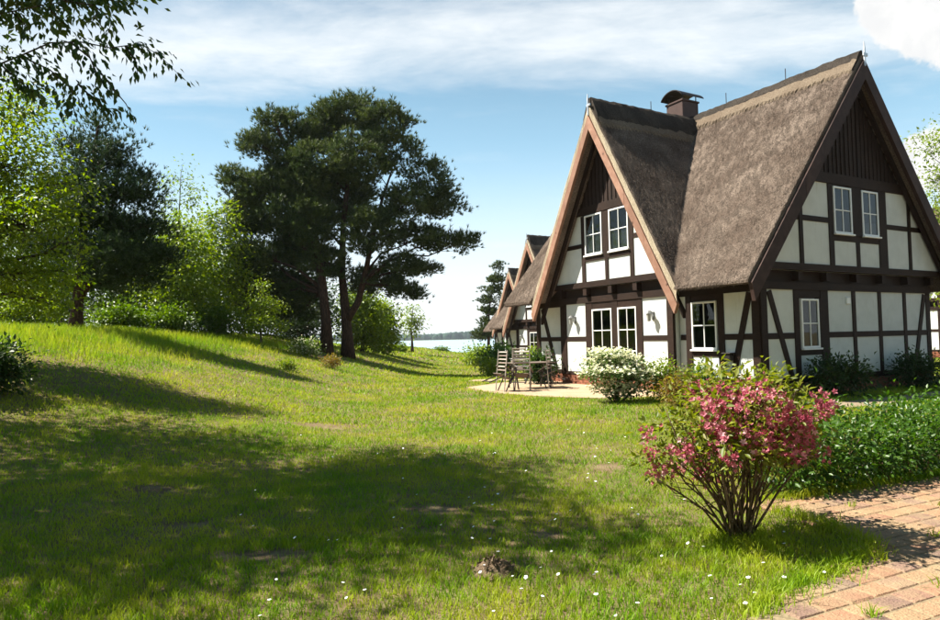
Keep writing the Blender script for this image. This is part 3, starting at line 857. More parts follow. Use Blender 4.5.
    ff += [(0, 1, 3, 2), (4*n, 4*n+2, 4*n+3, 4*n+1)]
    cap.add(vv, ff)
    for xx in (cx0+.06, cx1-.06):
        for yy in (cy0+.05, cy1-.05): cap.tube([(xx, yy, 9.0), (xx, yy, 9.26)], .018, 5)
    cap.build('chimney_cap', M['metal_dark'], roof)
    return H

HQ = Vector((Q2[0], Q2[1], 0))
house = build_house(HQ, -YAW)
tag(house, 'nearest white half-timbered house with brown thatched roof and chimney', 'house', 'thatched houses in a row')

def build_lamp():
    r = empty('wall_lamp')
    MB().box(-.03, .0, -.05, .05, -.12, .10, .01).build('back_plate', M['lamp_metal'], r)
    MB().tube([(-.02, 0, .06), (-.10, 0, .12), (-.16, 0, .09)], .012, 6).build('arm', M['lamp_metal'], r)
    MB().tube([(-.16, 0, -.16), (-.16, 0, -.14), (-.16, 0, .04)], [.035, .05, .075], 8).build('lantern', M['lampglass'], r)
    MB().tube([(-.16, 0, .04), (-.16, 0, .06), (-.16, 0, .13)], [.095, .085, .015], 8).build('lid', M['lamp_metal'], r)
    return r
lamp0 = build_lamp()
def put_lamp(o, s, t, z, label, base=HQ):
    x, y = HW(s, t); o.location = (x+base[0]-HQ[0], y+base[1]-HQ[1], z+base[2]); o.rotation_euler = (0, 0, -YAW)
    tag(o, label, 'lamp', 'wall lanterns beside the terrace doors')
put_lamp(lamp0, -.256, 6.37, 2.0, 'grey wall lantern on the nearest house, left of the glazed doors')
put_lamp(copy_tree(lamp0), -.256, 3.05, 2.0, 'grey wall lantern on the nearest house, right of the glazed doors')
DH2, DH3 = Vector((.10, 21.6, -.5)), Vector((.05, 40.6, -.5))
for d, lab in ((DH2, 'second thatched timber-framed house, behind the terrace chairs'), (DH3, 'farthest thatched house of the row, nearest the lake')):
    h = copy_tree(house); h.location = HQ+d; tag(h, lab, 'house', 'thatched houses in a row')
put_lamp(copy_tree(lamp0), -.256, 6.37, 2.0, 'small wall lantern on the white panel of the second house', HQ+DH2)
put_lamp(copy_tree(lamp0), -.256, 6.37, 2.0, 'tiny wall lantern on the white panel of the farthest house', HQ+DH3)
h = copy_tree(house); h.location = Vector((27.5, 29.0, 0)); tag(h, 'neighbouring house glimpsed behind the right end of the nearest house', 'house', 'thatched houses in a row')

# ------------------------------------------------------------------ vegetation helpers
def unit(a): return a/(np.linalg.norm(a, axis=-1, keepdims=True)+1e-9)
def leaf_geo(P, D, Nn, Ln, Wd, fold=.3, droop=.12):
    """folded four-point leaves"""
    D = unit(D); S = unit(np.cross(D, Nn)); Nn = np.cross(S, D)
    Ln = np.reshape(Ln, (-1, 1)); Wd = np.reshape(Wd, (-1, 1))
    mid = P + D*Ln*.45
    V = np.stack([P, mid+S*Wd*.5+Nn*Wd*fold*.5, P+D*Ln-Nn*Ln*droop, mid-S*Wd*.5+Nn*Wd*fold*.5], 1).reshape(-1, 3)
    b = (np.arange(len(P))*4)[:, None]
    F = np.stack([b+np.array([[0, 1, 2]]), b+np.array([[0, 2, 3]])], 1).reshape(-1, 3)
    return V, F
def lobe(px, py, depth, rx, rz, ry=None):
    """crown lobe centred on a pixel at a given distance; radii given in pixels of the photograph"""
    c = atd(px, py, depth); k = depth/FPX
    return (c, np.array([rx*k, (ry if ry else (rx*.9))*k, rz*k]))
def ball(c, rx, ry, rz): return (np.array(c, float), np.array([rx, ry, rz]))
def sample_lobes(lobes, n, inner=.35):
    vol = np.array([np.prod(r)**(2/3) for _, r in lobes]); pr = vol/vol.sum()
    w = rng.choice(len(lobes), n, p=pr); C = np.array([c for c, _ in lobes])[w]; Rr = np.array([r for _, r in lobes])[w]
    d = unit(rng.normal(0, 1, (n, 3))); rad = (inner+(1-inner)*rng.random((n, 1))**.6)*rng.uniform(.84, 1.18, (n, 1))
    return C+d*rad*Rr, d*unit(Rr), w
def skeleton(mb, trunk, lobes, r0, rng_, twig_targets=None, nside=6, limb_r=.35):
    """limbs from the trunk into every lobe, twigs out to clumps"""
    trunk = [np.array(p, float) for p in trunk]
    tz = np.array([p[2] for p in trunk])
    ends = []
    for c, r in lobes:
        zt = min(max(c[2]-abs(np.hypot(*(c[:2]-trunk[0][:2])))*.55, tz[0]+.25*(tz[-1]-tz[0])), tz[-1]-.02)
        k = np.searchsorted(tz, zt)-1; k = max(0, min(k, len(trunk)-2)); f = (zt-tz[k])/(tz[k+1]-tz[k]+1e-6)
        a = trunk[k]+(trunk[k+1]-trunk[k])*f; rr = max(r0*(1-.8*(zt-tz[0])/(tz[-1]-tz[0]+1e-6))*limb_r*1.5, .012)
        m1 = a+(c-a)*.35+np.array([0, 0, .10])*np.linalg.norm(c-a)+rng_.normal(0, .05, 3)*np.linalg.norm(c-a)
        m2 = a+(c-a)*.7+np.array([0, 0, .08])*np.linalg.norm(c-a)+rng_.normal(0, .05, 3)*np.linalg.norm(c-a)
        mb.tube([a, m1, m2, c], [rr, rr*.75, rr*.5, rr*.3], nside)
        ends.append((m2, c, rr))
    return ends
def broadleaf(name, label, cat, base, trunk, r0, lobes, n_clump, per, size, mat, bark='bark', group=None, clump_r=.35, inner=.35, twigs=True, droop=.25, aspect=.55, nside=6, kindname=None, trunk_name='trunk', crown_name='crown'):
    root = empty(name, tuple(base)); b0 = np.array(base)
    mb = MB()
    tr = [np.array(p, float) for p in trunk]
    # smooth trunk with a root flare
    rad = [r0*(1.35 if i == 0 else 1-.82*i/(len(tr)-1)) for i in range(len(tr))]
    mb.tube(tr, rad, max(nside, 7))
    ends = skeleton(mb, tr, lobes, r0, rng, nside=5)
    C, out, w = sample_lobes(lobes, n_clump, inner)
    if twigs:
        for i in range(0, n_clump, max(1, n_clump//260)):
            m2, c, rr = ends[w[i]]; a = c if rng.random() < .6 else (m2+c)/2
            mid = (a+C[i])/2+rng.normal(0, .06, 3)*np.linalg.norm(C[i]-a)
            mb.tube([a, mid, C[i]], [max(rr*.28, .006), max(rr*.18, .005), .003], 4)
    mb.v = [tuple(np.array(p)-b0) for p in mb.v]
    mb.build(trunk_name, M[bark], root, True)
    n = n_clump*per
    ci = np.repeat(np.arange(n_clump), per)
    off = rng.normal(0, 1, (n, 3))*clump_r*np.array([1, 1, .62])*rng.uniform(.6, 1.25, (n_clump, 1))[ci]
    P = C[ci]+off
    D = unit(off)*.7+out[ci]*.5+rng.normal(0, .5, (n, 3)); D[:, 2] -= droop
    Nn = rng.normal(0, .55, (n, 3)); Nn[:, 2] += 1.0; Nn[:, 0] -= .25
    sz = size*rng.uniform(.65, 1.25, n)
    V, F = leaf_geo(P-b0, D, Nn, sz, sz*aspect*rng.uniform(.8, 1.2, n))
    tint = np.clip(rng.random(n_clump)[ci]*.6+rng.random(n)*.5, 0, 1)
    obj_np(crown_name, V, F, mat, root, np.repeat(tint, 4))
    tag(root, label, cat, group)
    return root
def needles(C, out, per, clump_r, Ln, Wd, flat=.55, nn=8):
    n = len(C)*per; ci = np.repeat(np.arange(len(C)), per)
    off = rng.normal(0, 1, (n, 3))*clump_r*np.array([1, 1, flat])*rng.uniform(.7, 1.2, (len(C), 1))[ci]
    P = C[ci]+off; ax = unit(unit(off)*.6+out[ci]*.5+rng.normal(0, .35, (n, 3))+np.array([0, 0, .75]))
    t1 = unit(np.cross(ax, rng.normal(0, 1, (n, 3)))); t2 = np.cross(ax, t1)
    V = []
    for k in range(nn):
        a = 2*PI*k/nn+rng.uniform(-.3, .3, (n, 1)); sp_ = rng.uniform(.45, 1.0, (n, 1))
        d = unit(ax+(t1*np.cos(a)+t2*np.sin(a))*sp_); w = unit(np.cross(d, ax))
        b = P+ax*rng.uniform(-.08, .1, (n, 1))*Ln*2; l = Ln*rng.uniform(.75, 1.2, (n, 1))
        V.append(np.stack([b-w*Wd, b+w*Wd, b+d*l], 1))
    V = np.stack(V, 1)
    tint = np.clip(rng.random(len(C))[ci]*.6+rng.random(n)*.4, 0, 1)
    return V.reshape(-1, 3), np.arange(n*nn*3).reshape(-1, 3), np.repeat(tint, nn*3)
def pine(name, label, base, trunks, lobes, n_clump, per, mat, clump_r=.38, Ln=.17, Wd=.016, group=None, inner=.25, nn=8, flat=.5, shrink=1.0):
    lobes = [(c, r*shrink) for c, r in lobes]
    root = empty(name, tuple(base)); b0 = np.array(base); mb = MB(); ends = None
    for ti, (tr, r0) in enumerate(trunks):
        tr = [np.array(p, float) for p in tr]
        mb.tube(tr, [r0*(1.3 if (i == 0 and ti == 0) else 1-.8*i/(len(tr)-1)) for i in range(len(tr))], 9)
    sel = [[] for _ in trunks]
    allends = [None]*len(lobes)
    for li, lb in enumerate(lobes):
        d = [np.min([np.hypot(*(np.array(p)[:2]-lb[0][:2])) for p in tr]) for tr, _ in trunks]; sel[int(np.argmin(d))].append(li)
    for ti, (tr, r0) in enumerate(trunks):
        e = skeleton(mb, tr, [lobes[i] for i in sel[ti]], r0, rng, nside=6, limb_r=.30)
        for i, q in zip(sel[ti], e): allends[i] = q
    C, out, w = sample_lobes(lobes, n_clump, inner)
    for i in range(0, n_clump, max(1, n_clump//320)):
        m2, c, rr = allends[w[i]]; a = c if rng.random() < .5 else m2
        mid = (a+C[i])/2+rng.normal(0, .06, 3)*np.linalg.norm(C[i]-a)
        mb.tube([a, mid, C[i]], [max(rr*.3, .012), max(rr*.2, .009), .005], 4)
    mb.v = [tuple(np.array(p)-b0) for p in mb.v]; mb.build('trunk', M['barkpine'], root, True)
    V, F, tt = needles(C, out, per, clump_r, Ln, Wd, flat, nn)
    obj_np('crown', V-b0, F, mat, root, tt)
    tag(root, label, 'tree', group); return root
def gpt(px, depth, dz=0.0):
    """point on the ground below a pixel column at a given distance"""
    d = ray(px, 338.0); x = d[0]/d[1]*depth; return np.array([x, depth, float(hfun(x, depth))+dz])

M['leaf_bright'] = mat_leaf('leaf_bright', (.105, .180, .010), (.230, .290, .022), .42)
M['leaf_mid'] = mat_leaf('leaf_mid', (.060, .120, .010), (.135, .200, .018), .38)
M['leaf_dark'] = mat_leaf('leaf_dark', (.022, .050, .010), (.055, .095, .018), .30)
M['leaf_cherry'] = mat_leaf('leaf_cherry', (.030, .070, .008), (.085, .135, .016), .20)
M['needle'] = mat_leaf('pine_needle', (.034, .058, .015), (.092, .116, .026), .22, .55, .2)
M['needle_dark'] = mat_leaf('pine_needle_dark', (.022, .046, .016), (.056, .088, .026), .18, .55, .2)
M['leaf_hedge'] = mat_leaf('leaf_hedge', (.035, .095, .008), (.085, .165, .018), .38, .4, .45)
M['leaf_weigela'] = mat_leaf('leaf_weigela', (.10, .145, .010), (.24, .255, .03), .42, .45, .35, (.32, .24, .06))
M['leaf_red'] = mat_leaf('leaf_reddish', (.14, .13, .015), (.26, .16, .03), .35, .45, .3, (.30, .07, .03))
M['petal_pink'] = mat_leaf('petal_pink', (.42, .085, .140), (.66, .27, .32), .30, .6, .2, (.72, .48, .50))
M['petal_white'] = mat_leaf('petal_white', (.66, .66, .40), (.82, .81, .62), .25, .6, .2)

# ------------------------------------------------------------------ big pines in the middle
DP = 32.0
b = gpt(348, DP)
def T(px, py, dep): return atd(px, py, dep)
pine('pine_tree', 'large spreading pine with forked trunk and long branch reaching right', b,
     [([b-[0, 0, .15], T(347, 332, DP), T(345, 305, DP), T(342, 275, DP+.2), T(343, 230, DP+.3), T(348, 180, DP), T(352, 130, DP)], .30),
      ([T(346, 322, DP), T(358, 302, DP-.2), T(366, 270, DP-.3), T(372, 240, DP-.5), T(382, 200, DP-.3), T(392, 170, DP)], .20)],
     [lobe(352, 112, DP, 34, 20), lobe(385, 125, DP-.8, 30, 24), lobe(325, 128, DP+.5, 26, 24), lobe(400, 155, DP+.6, 24, 26), lobe(360, 160, DP-1.4, 40, 30), lobe(315, 170, DP-.9, 32, 30), lobe(340, 200, DP+1.6, 46, 30),
      lobe(432, 180, DP-.4, 20, 24), lobe(440, 205, DP+.5, 26, 14), lobe(405, 205, DP-1.3, 26, 22), lobe(445, 243, DP, 32, 10), lobe(418, 235, DP+.8, 28, 13), lobe(466, 240, DP+.2, 14, 6), lobe(400, 262, DP-.6, 26, 15), lobe(425, 270, DP+.4, 18, 8), lobe(372, 232, DP-1.6, 30, 26), lobe(310, 222, DP-1.1, 32, 28),
      lobe(375, 280, DP+.8, 30, 16), lobe(405, 292, DP-.1, 20, 9), lobe(325, 262, DP-.6, 28, 20)],
     1000, 25, M['needle'], .25, .22, .020, inner=.42, shrink=.86)
b = gpt(327, DP-1)
pine('pine_tree', 'pine with a single bare lower trunk, left of the forked pine', b,
     [([b-[0, 0, .15], T(326, 320, DP-1), T(322, 280, DP-1), T(314, 230, DP-.8), T(300, 180, DP-.6), T(282, 140, DP-.4), T(272, 112, DP-.4)], .27)],
     [lobe(272, 120, DP-.4, 15, 18), lobe(290, 128, DP, 14, 22), lobe(256, 145, DP-.7, 20, 15), lobe(288, 165, DP-.2, 26, 24), lobe(238, 180, DP-.4, 18, 16), lobe(262, 190, DP-.8, 28, 20), lobe(250, 222, DP, 26, 16), lobe(288, 215, DP-1, 32, 26), lobe(262, 255, DP-.6, 28, 18), lobe(300, 250, DP+.6, 30, 22), lobe(245, 205, DP+1, 20, 12), lobe(280, 285, DP+.4, 26, 16), lobe(244, 280, DP+.9, 24, 20), lobe(240, 250, DP+.2, 16, 14), lobe(300, 190, DP-.4, 24, 26), lobe(268, 300, DP+.8, 28, 16), lobe(298, 312, DP+1.2, 22, 12), lobe(246, 300, DP+1.2, 16, 12), lobe(300, 290, DP+.2, 24, 16), lobe(310, 140, DP+.4, 16, 20)],
     800, 25, M['needle'], .25, .22, .020, inner=.42, shrink=.86)
# dark pine at the left
b = gpt(75, 20.0)
D2 = 20.0
pine('pine_tree', 'dark dense pine on the grassy bank at the left', b,
     [([b-[0, 0, .2], T(77, 310, D2), T(80, 280, D2), T(84, 230, D2), T(92, 180, D2), T(98, 125, D2)], .20), ([T(78, 300, D2), T(92, 280, D2), T(104, 240, D2), T(116, 190, D2), T(122, 150, D2)], .12)],
     [lobe(98, 128, D2, 9, 16), lobe(72, 150, D2+.2, 14, 18), lobe(120, 150, D2-.2, 12, 20), lobe(100, 160, D2-.4, 26, 16), lobe(142, 178, D2, 12, 10), lobe(70, 185, D2+.3, 30, 16), lobe(118, 190, D2-.5, 34, 16), lobe(150, 205, D2+.2, 14, 8), lobe(85, 215, D2-.6, 40, 16), lobe(130, 228, D2, 38, 14), lobe(60, 245, D2+.5, 34, 15), lobe(115, 252, D2-.6, 42, 15), lobe(155, 255, D2+.2, 22, 10), lobe(90, 278, D2+.4, 34, 12), lobe(135, 275, D2-.2, 32, 11)],
     780, 15, M['needle_dark'], .27, .15, .013)

# ------------------------------------------------------------------ broadleaf trees
# tree whose branches hang into the top left corner; its crown shades the lawn
b = np.array([-9.6, 7.2, float(hfun(-9.6, 7.2))])
TL = [b-[0, 0, .1], b+[.1, 0, 1.6], b+[.3, -.1, 3.2], b+[.5, 0, 5.0], b+[.7, .1, 7.2]]
lob = [(np.array([-7.2, 6.6, 6.6]), np.array([2.0, 1.7, 1.3])), (np.array([-5.6, 6.9, 6.4]), np.array([1.5, 1.3, .7])), (np.array([-6.4, 8.4, 7.1]), np.array([1.7, 1.3, 1.1])), (np.array([-8.6, 8.4, 8.2]), np.array([2.3, 2.0, 1.4])),
       (np.array([-7.4, 5.7, 6.9]), np.array([1.6, .8, 1.0])), (np.array([-5.9, 5.6, 6.3]), np.array([1.1, .6, .6])), (np.array([-10.2, 6.5, 7.6]), np.array([2.4, 2.0, 1.6])), (np.array([-8.6, 6.0, 5.0]), np.array([1.5, 1.3, .8])), (np.array([-9.6, 9.3, 6.2]), np.array([1.8, 1.5, 1.3])), (np.array([-8.3, 9.8, 5.9]), np.array([1.4, 1.2, .8])), ball((-4.3, 5.6, 6.3), 1.0, .6, .5), ball((-3.6, 5.3, 6.4), .7, .35, .3), ball((-4.7, 6.9, 6.6), 1.0, .7, .5), ball((-5.2, 8.2, 6.2), .9, .7, .5)]
tree1 = broadleaf('cherry_tree', 'leafy tree overhanging the top left corner, its trunk out of view', 'tree', b, TL, .22, lob, 620, 66, .125, M['leaf_cherry'], clump_r=.24, inner=.3, aspect=.48, droop=.45)
b = np.array([-7.4, 2.4, float(hfun(-7.4, 2.4))])
broadleaf('broadleaf_tree', 'tree out of view at left whose shadow falls across the lower left lawn', 'tree', b, [b-[0, 0, .1], b+[.1, 0, 1.6], b+[.2, .1, 3.2], b+[.3, .1, 5.6]], .18,
          [ball((-6.9, 3.3, 5.4), 1.0, .8, .8), ball((-6.6, 4.3, 5.6), 1.3, .9, .8), ball((-7.9, 2.6, 6.3), 1.7, 1.4, 1.0), ball((-7.8, 4.2, 5.2), .9, .6, .6)], 150, 44, .115, M['leaf_cherry'], clump_r=.28, inner=.3, aspect=.48, droop=.4)
def hanging_branch(pts_px, depth, r, leaf_n, size, spread):
    P = [atd(x, y, dd) for (x, y, dd) in pts_px]; mb = MB(); mb.tube(P, [r*(1-.75*i/(len(P)-1)) for i in range(len(P))], 5)
    seg = np.array(P); n = leaf_n
    u_ = rng.random(n)*(len(seg)-1); k = np.minimum(u_.astype(int), len(seg)-2); f = (u_-k)[:, None]
    c = seg[k]*(1-f)+seg[k+1]*f
    d = unit(seg[k+1]-seg[k]); sd = rng.normal(0, 1, (n, 3))
    Pp = c+sd*spread*rng.random((n, 1))
    D = unit(sd)*.7+d*.6; D[:, 2] -= .75
    Nn = rng.normal(0, .6, (n, 3)); Nn[:, 2] += .8
    return mb, Pp, D, Nn, size*rng.uniform(.7, 1.2, n)
br = [([(-60, 40, 7.3), (0, 14, 7.2), (40, 6, 7.1), (85, -2, 7.0), (125, 2, 7.0)], 230, .10), ([(60, 0, 7.0), (95, 6, 6.9), (112, 22, 6.9), (106, 38, 6.9)], 70, .06), ([(10, 10, 7.2), (25, 25, 7.1), (24, 34, 7.1)], 34, .07), ([(45, 4, 7.1), (58, 18, 7.0), (66, 26, 7.0)], 26, .05), ([(98, 12, 6.9), (92, 22, 6.9)], 12, .05),
      ([(-40, 80, 7.4), (20, 56, 7.2), (50, 43, 7.1), (80, 42, 7.0), (110, 48, 6.95), (140, 44, 6.9), (160, 56, 6.9), (180, 76, 6.9)], 210, .085), ([(70, 42, 7.0), (90, 58, 7.0), (100, 80, 7.0), (110, 92, 7.0)], 110, .12), ([(125, 46, 6.9), (136, 62, 6.9), (138, 76, 6.9)], 40, .055), ([(100, 72, 7.0), (116, 92, 6.9), (126, 104, 6.9), (132, 116, 6.9)], 26, .04), ([(20, 56, 7.2), (50, 70, 7.1), (72, 90, 7.1), (74, 112, 7.1)], 180, .16), ([(0, 64, 7.2), (22, 84, 7.2), (40, 96, 7.2)], 150, .16), ([(78, 84, 7.0), (92, 98, 7.0), (104, 108, 7.0), (118, 110, 7.0)], 70, .09)]
allmb = MB(); VV = []; FF = []; off = 0; TT = []
for pts, nl, spd in br:
    nl = int(nl*.9)
    mb, Pp, D, Nn, sz = hanging_branch(pts, 7, .011, nl, .095, spd)
    allmb.add(mb.v, mb.f); V_, F_ = leaf_geo(Pp, D, Nn, sz, sz*.46); VV.append(V_); FF.append(F_+off); off += len(V_); TT.append(np.repeat(rng.random(nl), 4))
b1 = np.array(tree1.location)
# the two hanging boughs grow from the tree's limbs
for p0, p1 in (((-60, 40, 7.3), (-7.2, 6.6, 6.4)), ((-40, 80, 7.4), (-7.4, 7.2, 5.6))):
    a = atd(*p0); allmb.tube([a, (a+np.array(p1))/2+[0, 0, .1], p1], [.012, .03, .05], 6)
allmb.v = [tuple(np.array(p)-b1) for p in allmb.v]; allmb.build('bough', M['bark'], tree1, True)
obj_np('bough_leaves', np.concatenate(VV)-b1, np.concatenate(FF), M['leaf_cherry'], tree1, np.concatenate(TT))

# trees standing behind and right of the viewpoint: out of view, they close off the open sky there and show in the panes
for i, (x, y, ht, wd) in enumerate([(1.5, -7, 10, 3.0), (6.5, -6.5, 11, 3.4), (11.5, -4.5, 10, 3.2), (15.5, -1.5, 11, 3.2), (19.0, 2.5, 12, 3.4), (22.5, 7.0, 11, 3.2), (-4.5, -7.5, 10, 3.2), (-10.5, -5.0, 11, 3.4)]):
    b = np.array([x, y, float(hfun(x, y))]); lob = []
    for q in range(8):
        a = q*2.4+i; zz = b[2]+ht*(.16+.78*q/8); wr = wd*(.6+.4*math.sin(PI*(.15+.8*q/8))); lob.append(ball((x+math.cos(a)*wr*.4, y+math.sin(a)*wr*.4, zz), wr*.7, wr*.7, ht*.16))
    broadleaf('broadleaf_tree', 'tall leafy tree standing out of view behind the viewpoint', 'tree', b, [b-[0, 0, .1], b+[0, 0, ht*.3], b+[.1, 0, ht*.6], b+[0, 0, ht*.92]], .2, lob, 260, 18, .30, M['leaf_mid'], clump_r=.5, inner=.3, group='trees behind the viewpoint')
# bright broadleaf tree at the left edge
b = np.array([-10.0, 12.2, float(hfun(-10, 12.2))]); Dt = 12.2
broadleaf('broadleaf_tree', 'bright yellow-green broadleaf tree at the left edge', 'tree', b, [b-[0, 0, .1], b+[.1, 0, 1.2], b+[.2, .1, 2.4], b+[.3, 0, 4.2]], .13,
          [lobe(5, 165, Dt, 55, 40), lobe(32, 150, Dt+.3, 30, 24), lobe(44, 205, Dt, 36, 18), lobe(20, 225, Dt-.5, 52, 28), lobe(68, 238, Dt+.2, 24, 8), lobe(10, 275, Dt, 45, 24), lobe(-50, 190, Dt, 70, 60), lobe(25, 110, Dt+.5, 34, 26), lobe(70, 182, Dt+.3, 22, 8), lobe(-60, 110, Dt+.6, 60, 50), lobe(-40, 260, Dt-.6, 50, 40), lobe(35, 300, Dt, 34, 16), lobe(60, 270, Dt+.6, 30, 14)],
          620, 26, .095, M['leaf_bright'], clump_r=.22, inner=.3)
# further trees of the wood on the bank, each its own
WOOD = [  # px, depth, half width px, top y, bottom y, material, label
    (25, 27, 55, 190, 330, 'leaf_bright', 'mid green tree of the wood behind the bright tree at the left edge'),
    (120, 29, 40, 225, 335, 'leaf_mid', 'mid green understorey tree behind the dark pine'),
    (178, 27, 36, 222, 340, 'leaf_bright', 'bright rounded tree right of the dark pine'),
    (213, 30, 34, 212, 345, 'leaf_bright', 'leafy tree between the dark pine and the big pines'),
    (160, 36, 50, 235, 338, 'leaf_mid', 'shaded tree deep in the wood right of the dark pine'),
    (300, 38, 42, 275, 350, 'leaf_dark', 'dark undergrowth tree behind the pine trunks'),
    (250, 37, 40, 255, 346, 'leaf_mid', 'green tree behind the young bush left of the pine trunks'),
    (362, 40, 24, 290, 350, 'leaf_bright', 'green tree right behind the forked pine trunk'),
    (382, 44, 15, 304, 351, 'leaf_bright', 'light green bushy tree on the lake shore right of the pines'),
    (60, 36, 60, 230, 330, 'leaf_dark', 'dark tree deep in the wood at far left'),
]
for px_, dep, hw_, ty, by, mt, lab in WOOD:
    b = gpt(px_, dep); k = dep/FPX; top = atd(px_, ty, dep)[2]; ht = top-b[2]; W_ = hw_*k
    lob = []
    for q in range(9):
        zz = b[2]+ht*(.16+.74*q/8); wr = W_*(.55+.45*math.sin(PI*min(1, .15+.85*q/8*.95)))
        a = q*2.4+px_; rr = .45*wr
        lob.append((np.array([b[0]+math.cos(a)*rr, b[1]+math.sin(a)*rr, zz]), np.array([wr*.66, wr*.6, ht*.15])))
    lob.append((np.array([b[0], b[1], top-ht*.08]), np.array([W_*.3, W_*.3, ht*.1])))
    broadleaf('broadleaf_tree', lab, 'tree', b, [b-[0, 0, .1], b+[.1, 0, ht*.3], b+[-.1, 0, ht*.6], b+[0, 0, ht*.9]], .09+.008*ht, lob, 330, 22, .20 if dep > 33 else .17, M[mt], clump_r=.38*W_/1.5+.1, inner=.2, group='trees of the wood on the left')
# slender sparse tree
b = gpt(180, 31); lob = [lobe(180, 180, 31, 12, 10), lobe(170, 200, 31, 12, 12), lobe(192, 200, 31.3, 13, 12), lobe(180, 225, 31, 18, 14), lobe(182, 165, 31, 5, 8), lobe(196, 188, 31, 6, 6), lobe(165, 185, 31, 5, 6)]
broadleaf('slender_tree', 'slender sparse young tree rising above the wood right of the dark pine', 'tree', b, [b-[0, 0, .1], T(181, 280, 31), T(179, 220, 31), T(181, 172, 31)], .07, lob, 80, 12, .15, M['leaf_bright'], clump_r=.25, inner=.1)
# young bright tree in front of the pines
b = gpt(261, 27); Dy = 27
broadleaf('young_tree', 'small bright young tree with tiered branches left of the pine trunks', 'tree', b, [b-[0, 0, .1], T(261, 335, Dy), T(260, 310, Dy), T(262, 288, Dy)], .05,
          [lobe(262, 290, Dy, 8, 8), lobe(256, 302, Dy, 17, 8), lobe(270, 308, Dy+.1, 17, 7), lobe(248, 315, Dy, 16, 7), lobe(262, 322, Dy-.3, 24, 8), lobe(276, 326, Dy, 14, 6), lobe(245, 330, Dy, 12, 5)], 150, 20, .11, M['leaf_bright'], clump_r=.17, inner=.2)
b = gpt(412, 62)
broadleaf('young_tree', 'thin young tree standing by the lake shore', 'tree', b, [b-[0, 0, .1], T(412, 340, 62), T(411, 325, 62), T(413, 308, 62)], .14,
          [lobe(413, 312, 62, 8, 7), lobe(408, 322, 62, 8, 7), lobe(417, 322, 62, 7, 7), lobe(411, 332, 62, 7, 5)], 70, 14, .24, M['leaf_bright'], clump_r=.34, inner=.1)
# conifer beyond the farthest house
b = gpt(488, 72); D9 = 72
pine('conifer_tree', 'small dark conifer beside the farthest house by the lake', b, [([b-[0, 0, .1], T(489, 310, D9), T(497, 262, D9)], .16)],
     [lobe(499, 268, D9, 5, 7), lobe(497, 280, D9, 10, 5), lobe(494, 290, D9, 13, 5), lobe(492, 300, D9, 14, 5), lobe(490, 311, D9, 13, 5), lobe(487, 323, D9, 12, 6), lobe(484, 335, D9, 11, 7)], 120, 14, M['needle'], .33, .30, .045, shrink=.8)
# tree right of the near house
b = gpt(958, 31); Dr = 31
broadleaf('broadleaf_tree', 'light green tree behind the right slope of the near roof', 'tree', b, [b-[0, 0, .1], b+[0, 0, 2.5], b+[.2, 0, 5], b+[0, 0, 9]], .22,
          [lobe(928, 150, Dr, 12, 16), lobe(935, 180, Dr, 20, 16), lobe(950, 140, Dr, 26, 22), lobe(960, 190, Dr, 40, 30), lobe(930, 215, Dr, 20, 18), lobe(945, 240, Dr, 28, 20), lobe(990, 150, Dr, 36, 36), lobe(1000, 220, Dr, 50, 40), lobe(945, 280, Dr, 22, 20), lobe(985, 280, Dr, 40, 26), lobe(918, 170, Dr+.5, 6, 8)], 420, 20, .17, M['leaf_bright'], clump_r=.42, inner=.2)

# ------------------------------------------------------------------ undergrowth and garden shrubs
def shrub(name, label, cat, base, lobes, n_clump, per, size, mat, stems=7, group=None, clump_r=.12, inner=.25, stem_r=.012, bark='stem', aspect=.55, droop=.15):
    root = empty(name, tuple(base)); b0 = np.array(base); mb = MB()
    C, out, w = sample_lobes(lobes, n_clump, inner)
    C[:, 2] = np.maximum(C[:, 2], b0[2]+.04)
    for i in range(stems):
        c, r = lobes[i % len(lobes)]; e = c+rng.normal(0, .3, 3)*r; a = b0+np.array([*(rng.normal(0, .03, 2)), -.05])
        m1 = a*.6+e*.4; m1[:2] = a[:2]*.68+e[:2]*.32; m1 += rng.normal(0, .02, 3)
        mb.tube([a, m1, e], [stem_r, stem_r*.75, stem_r*.4], 5)
    for i in range(0, n_clump, max(1, n_clump//120)):
        c, r = lobes[w[i]]; a = c+(b0-c)*.25; mb.tube([a, (a+C[i])/2+rng.normal(0, .02, 3), C[i]], [stem_r*.4, stem_r*.3, .002], 4)
    mb.v = [tuple(np.array(p)-b0) for p in mb.v]; mb.build('stems', M[bark], root, True)
    n = n_clump*per; ci = np.repeat(np.arange(n_clump), per)
    off = rng.normal(0, 1, (n, 3))*clump_r*np.array([1, 1, .7])
    P = C[ci]+off; P[:, 2] = np.maximum(P[:, 2], b0[2]+.02)
    D = unit(off)*.7+out[ci]*.6+rng.normal(0, .45, (n, 3)); D[:, 2] += .15-droop
    Nn = rng.normal(0, .5, (n, 3)); Nn[:, 2] += 1.0; Nn[:, 0] -= .2
    sz = size*rng.uniform(.6, 1.25, n); V, F = leaf_geo(P-b0, D, Nn, sz, sz*aspect*rng.uniform(.8, 1.2, n))
    tint = np.clip(rng.random(n_clump)[ci]*.6+rng.random(n)*.5, 0, 1)
    obj_np('foliage', V, F, mat, root, np.repeat(tint, 4)); tag(root, label, cat, group)
    return root, C, out, w
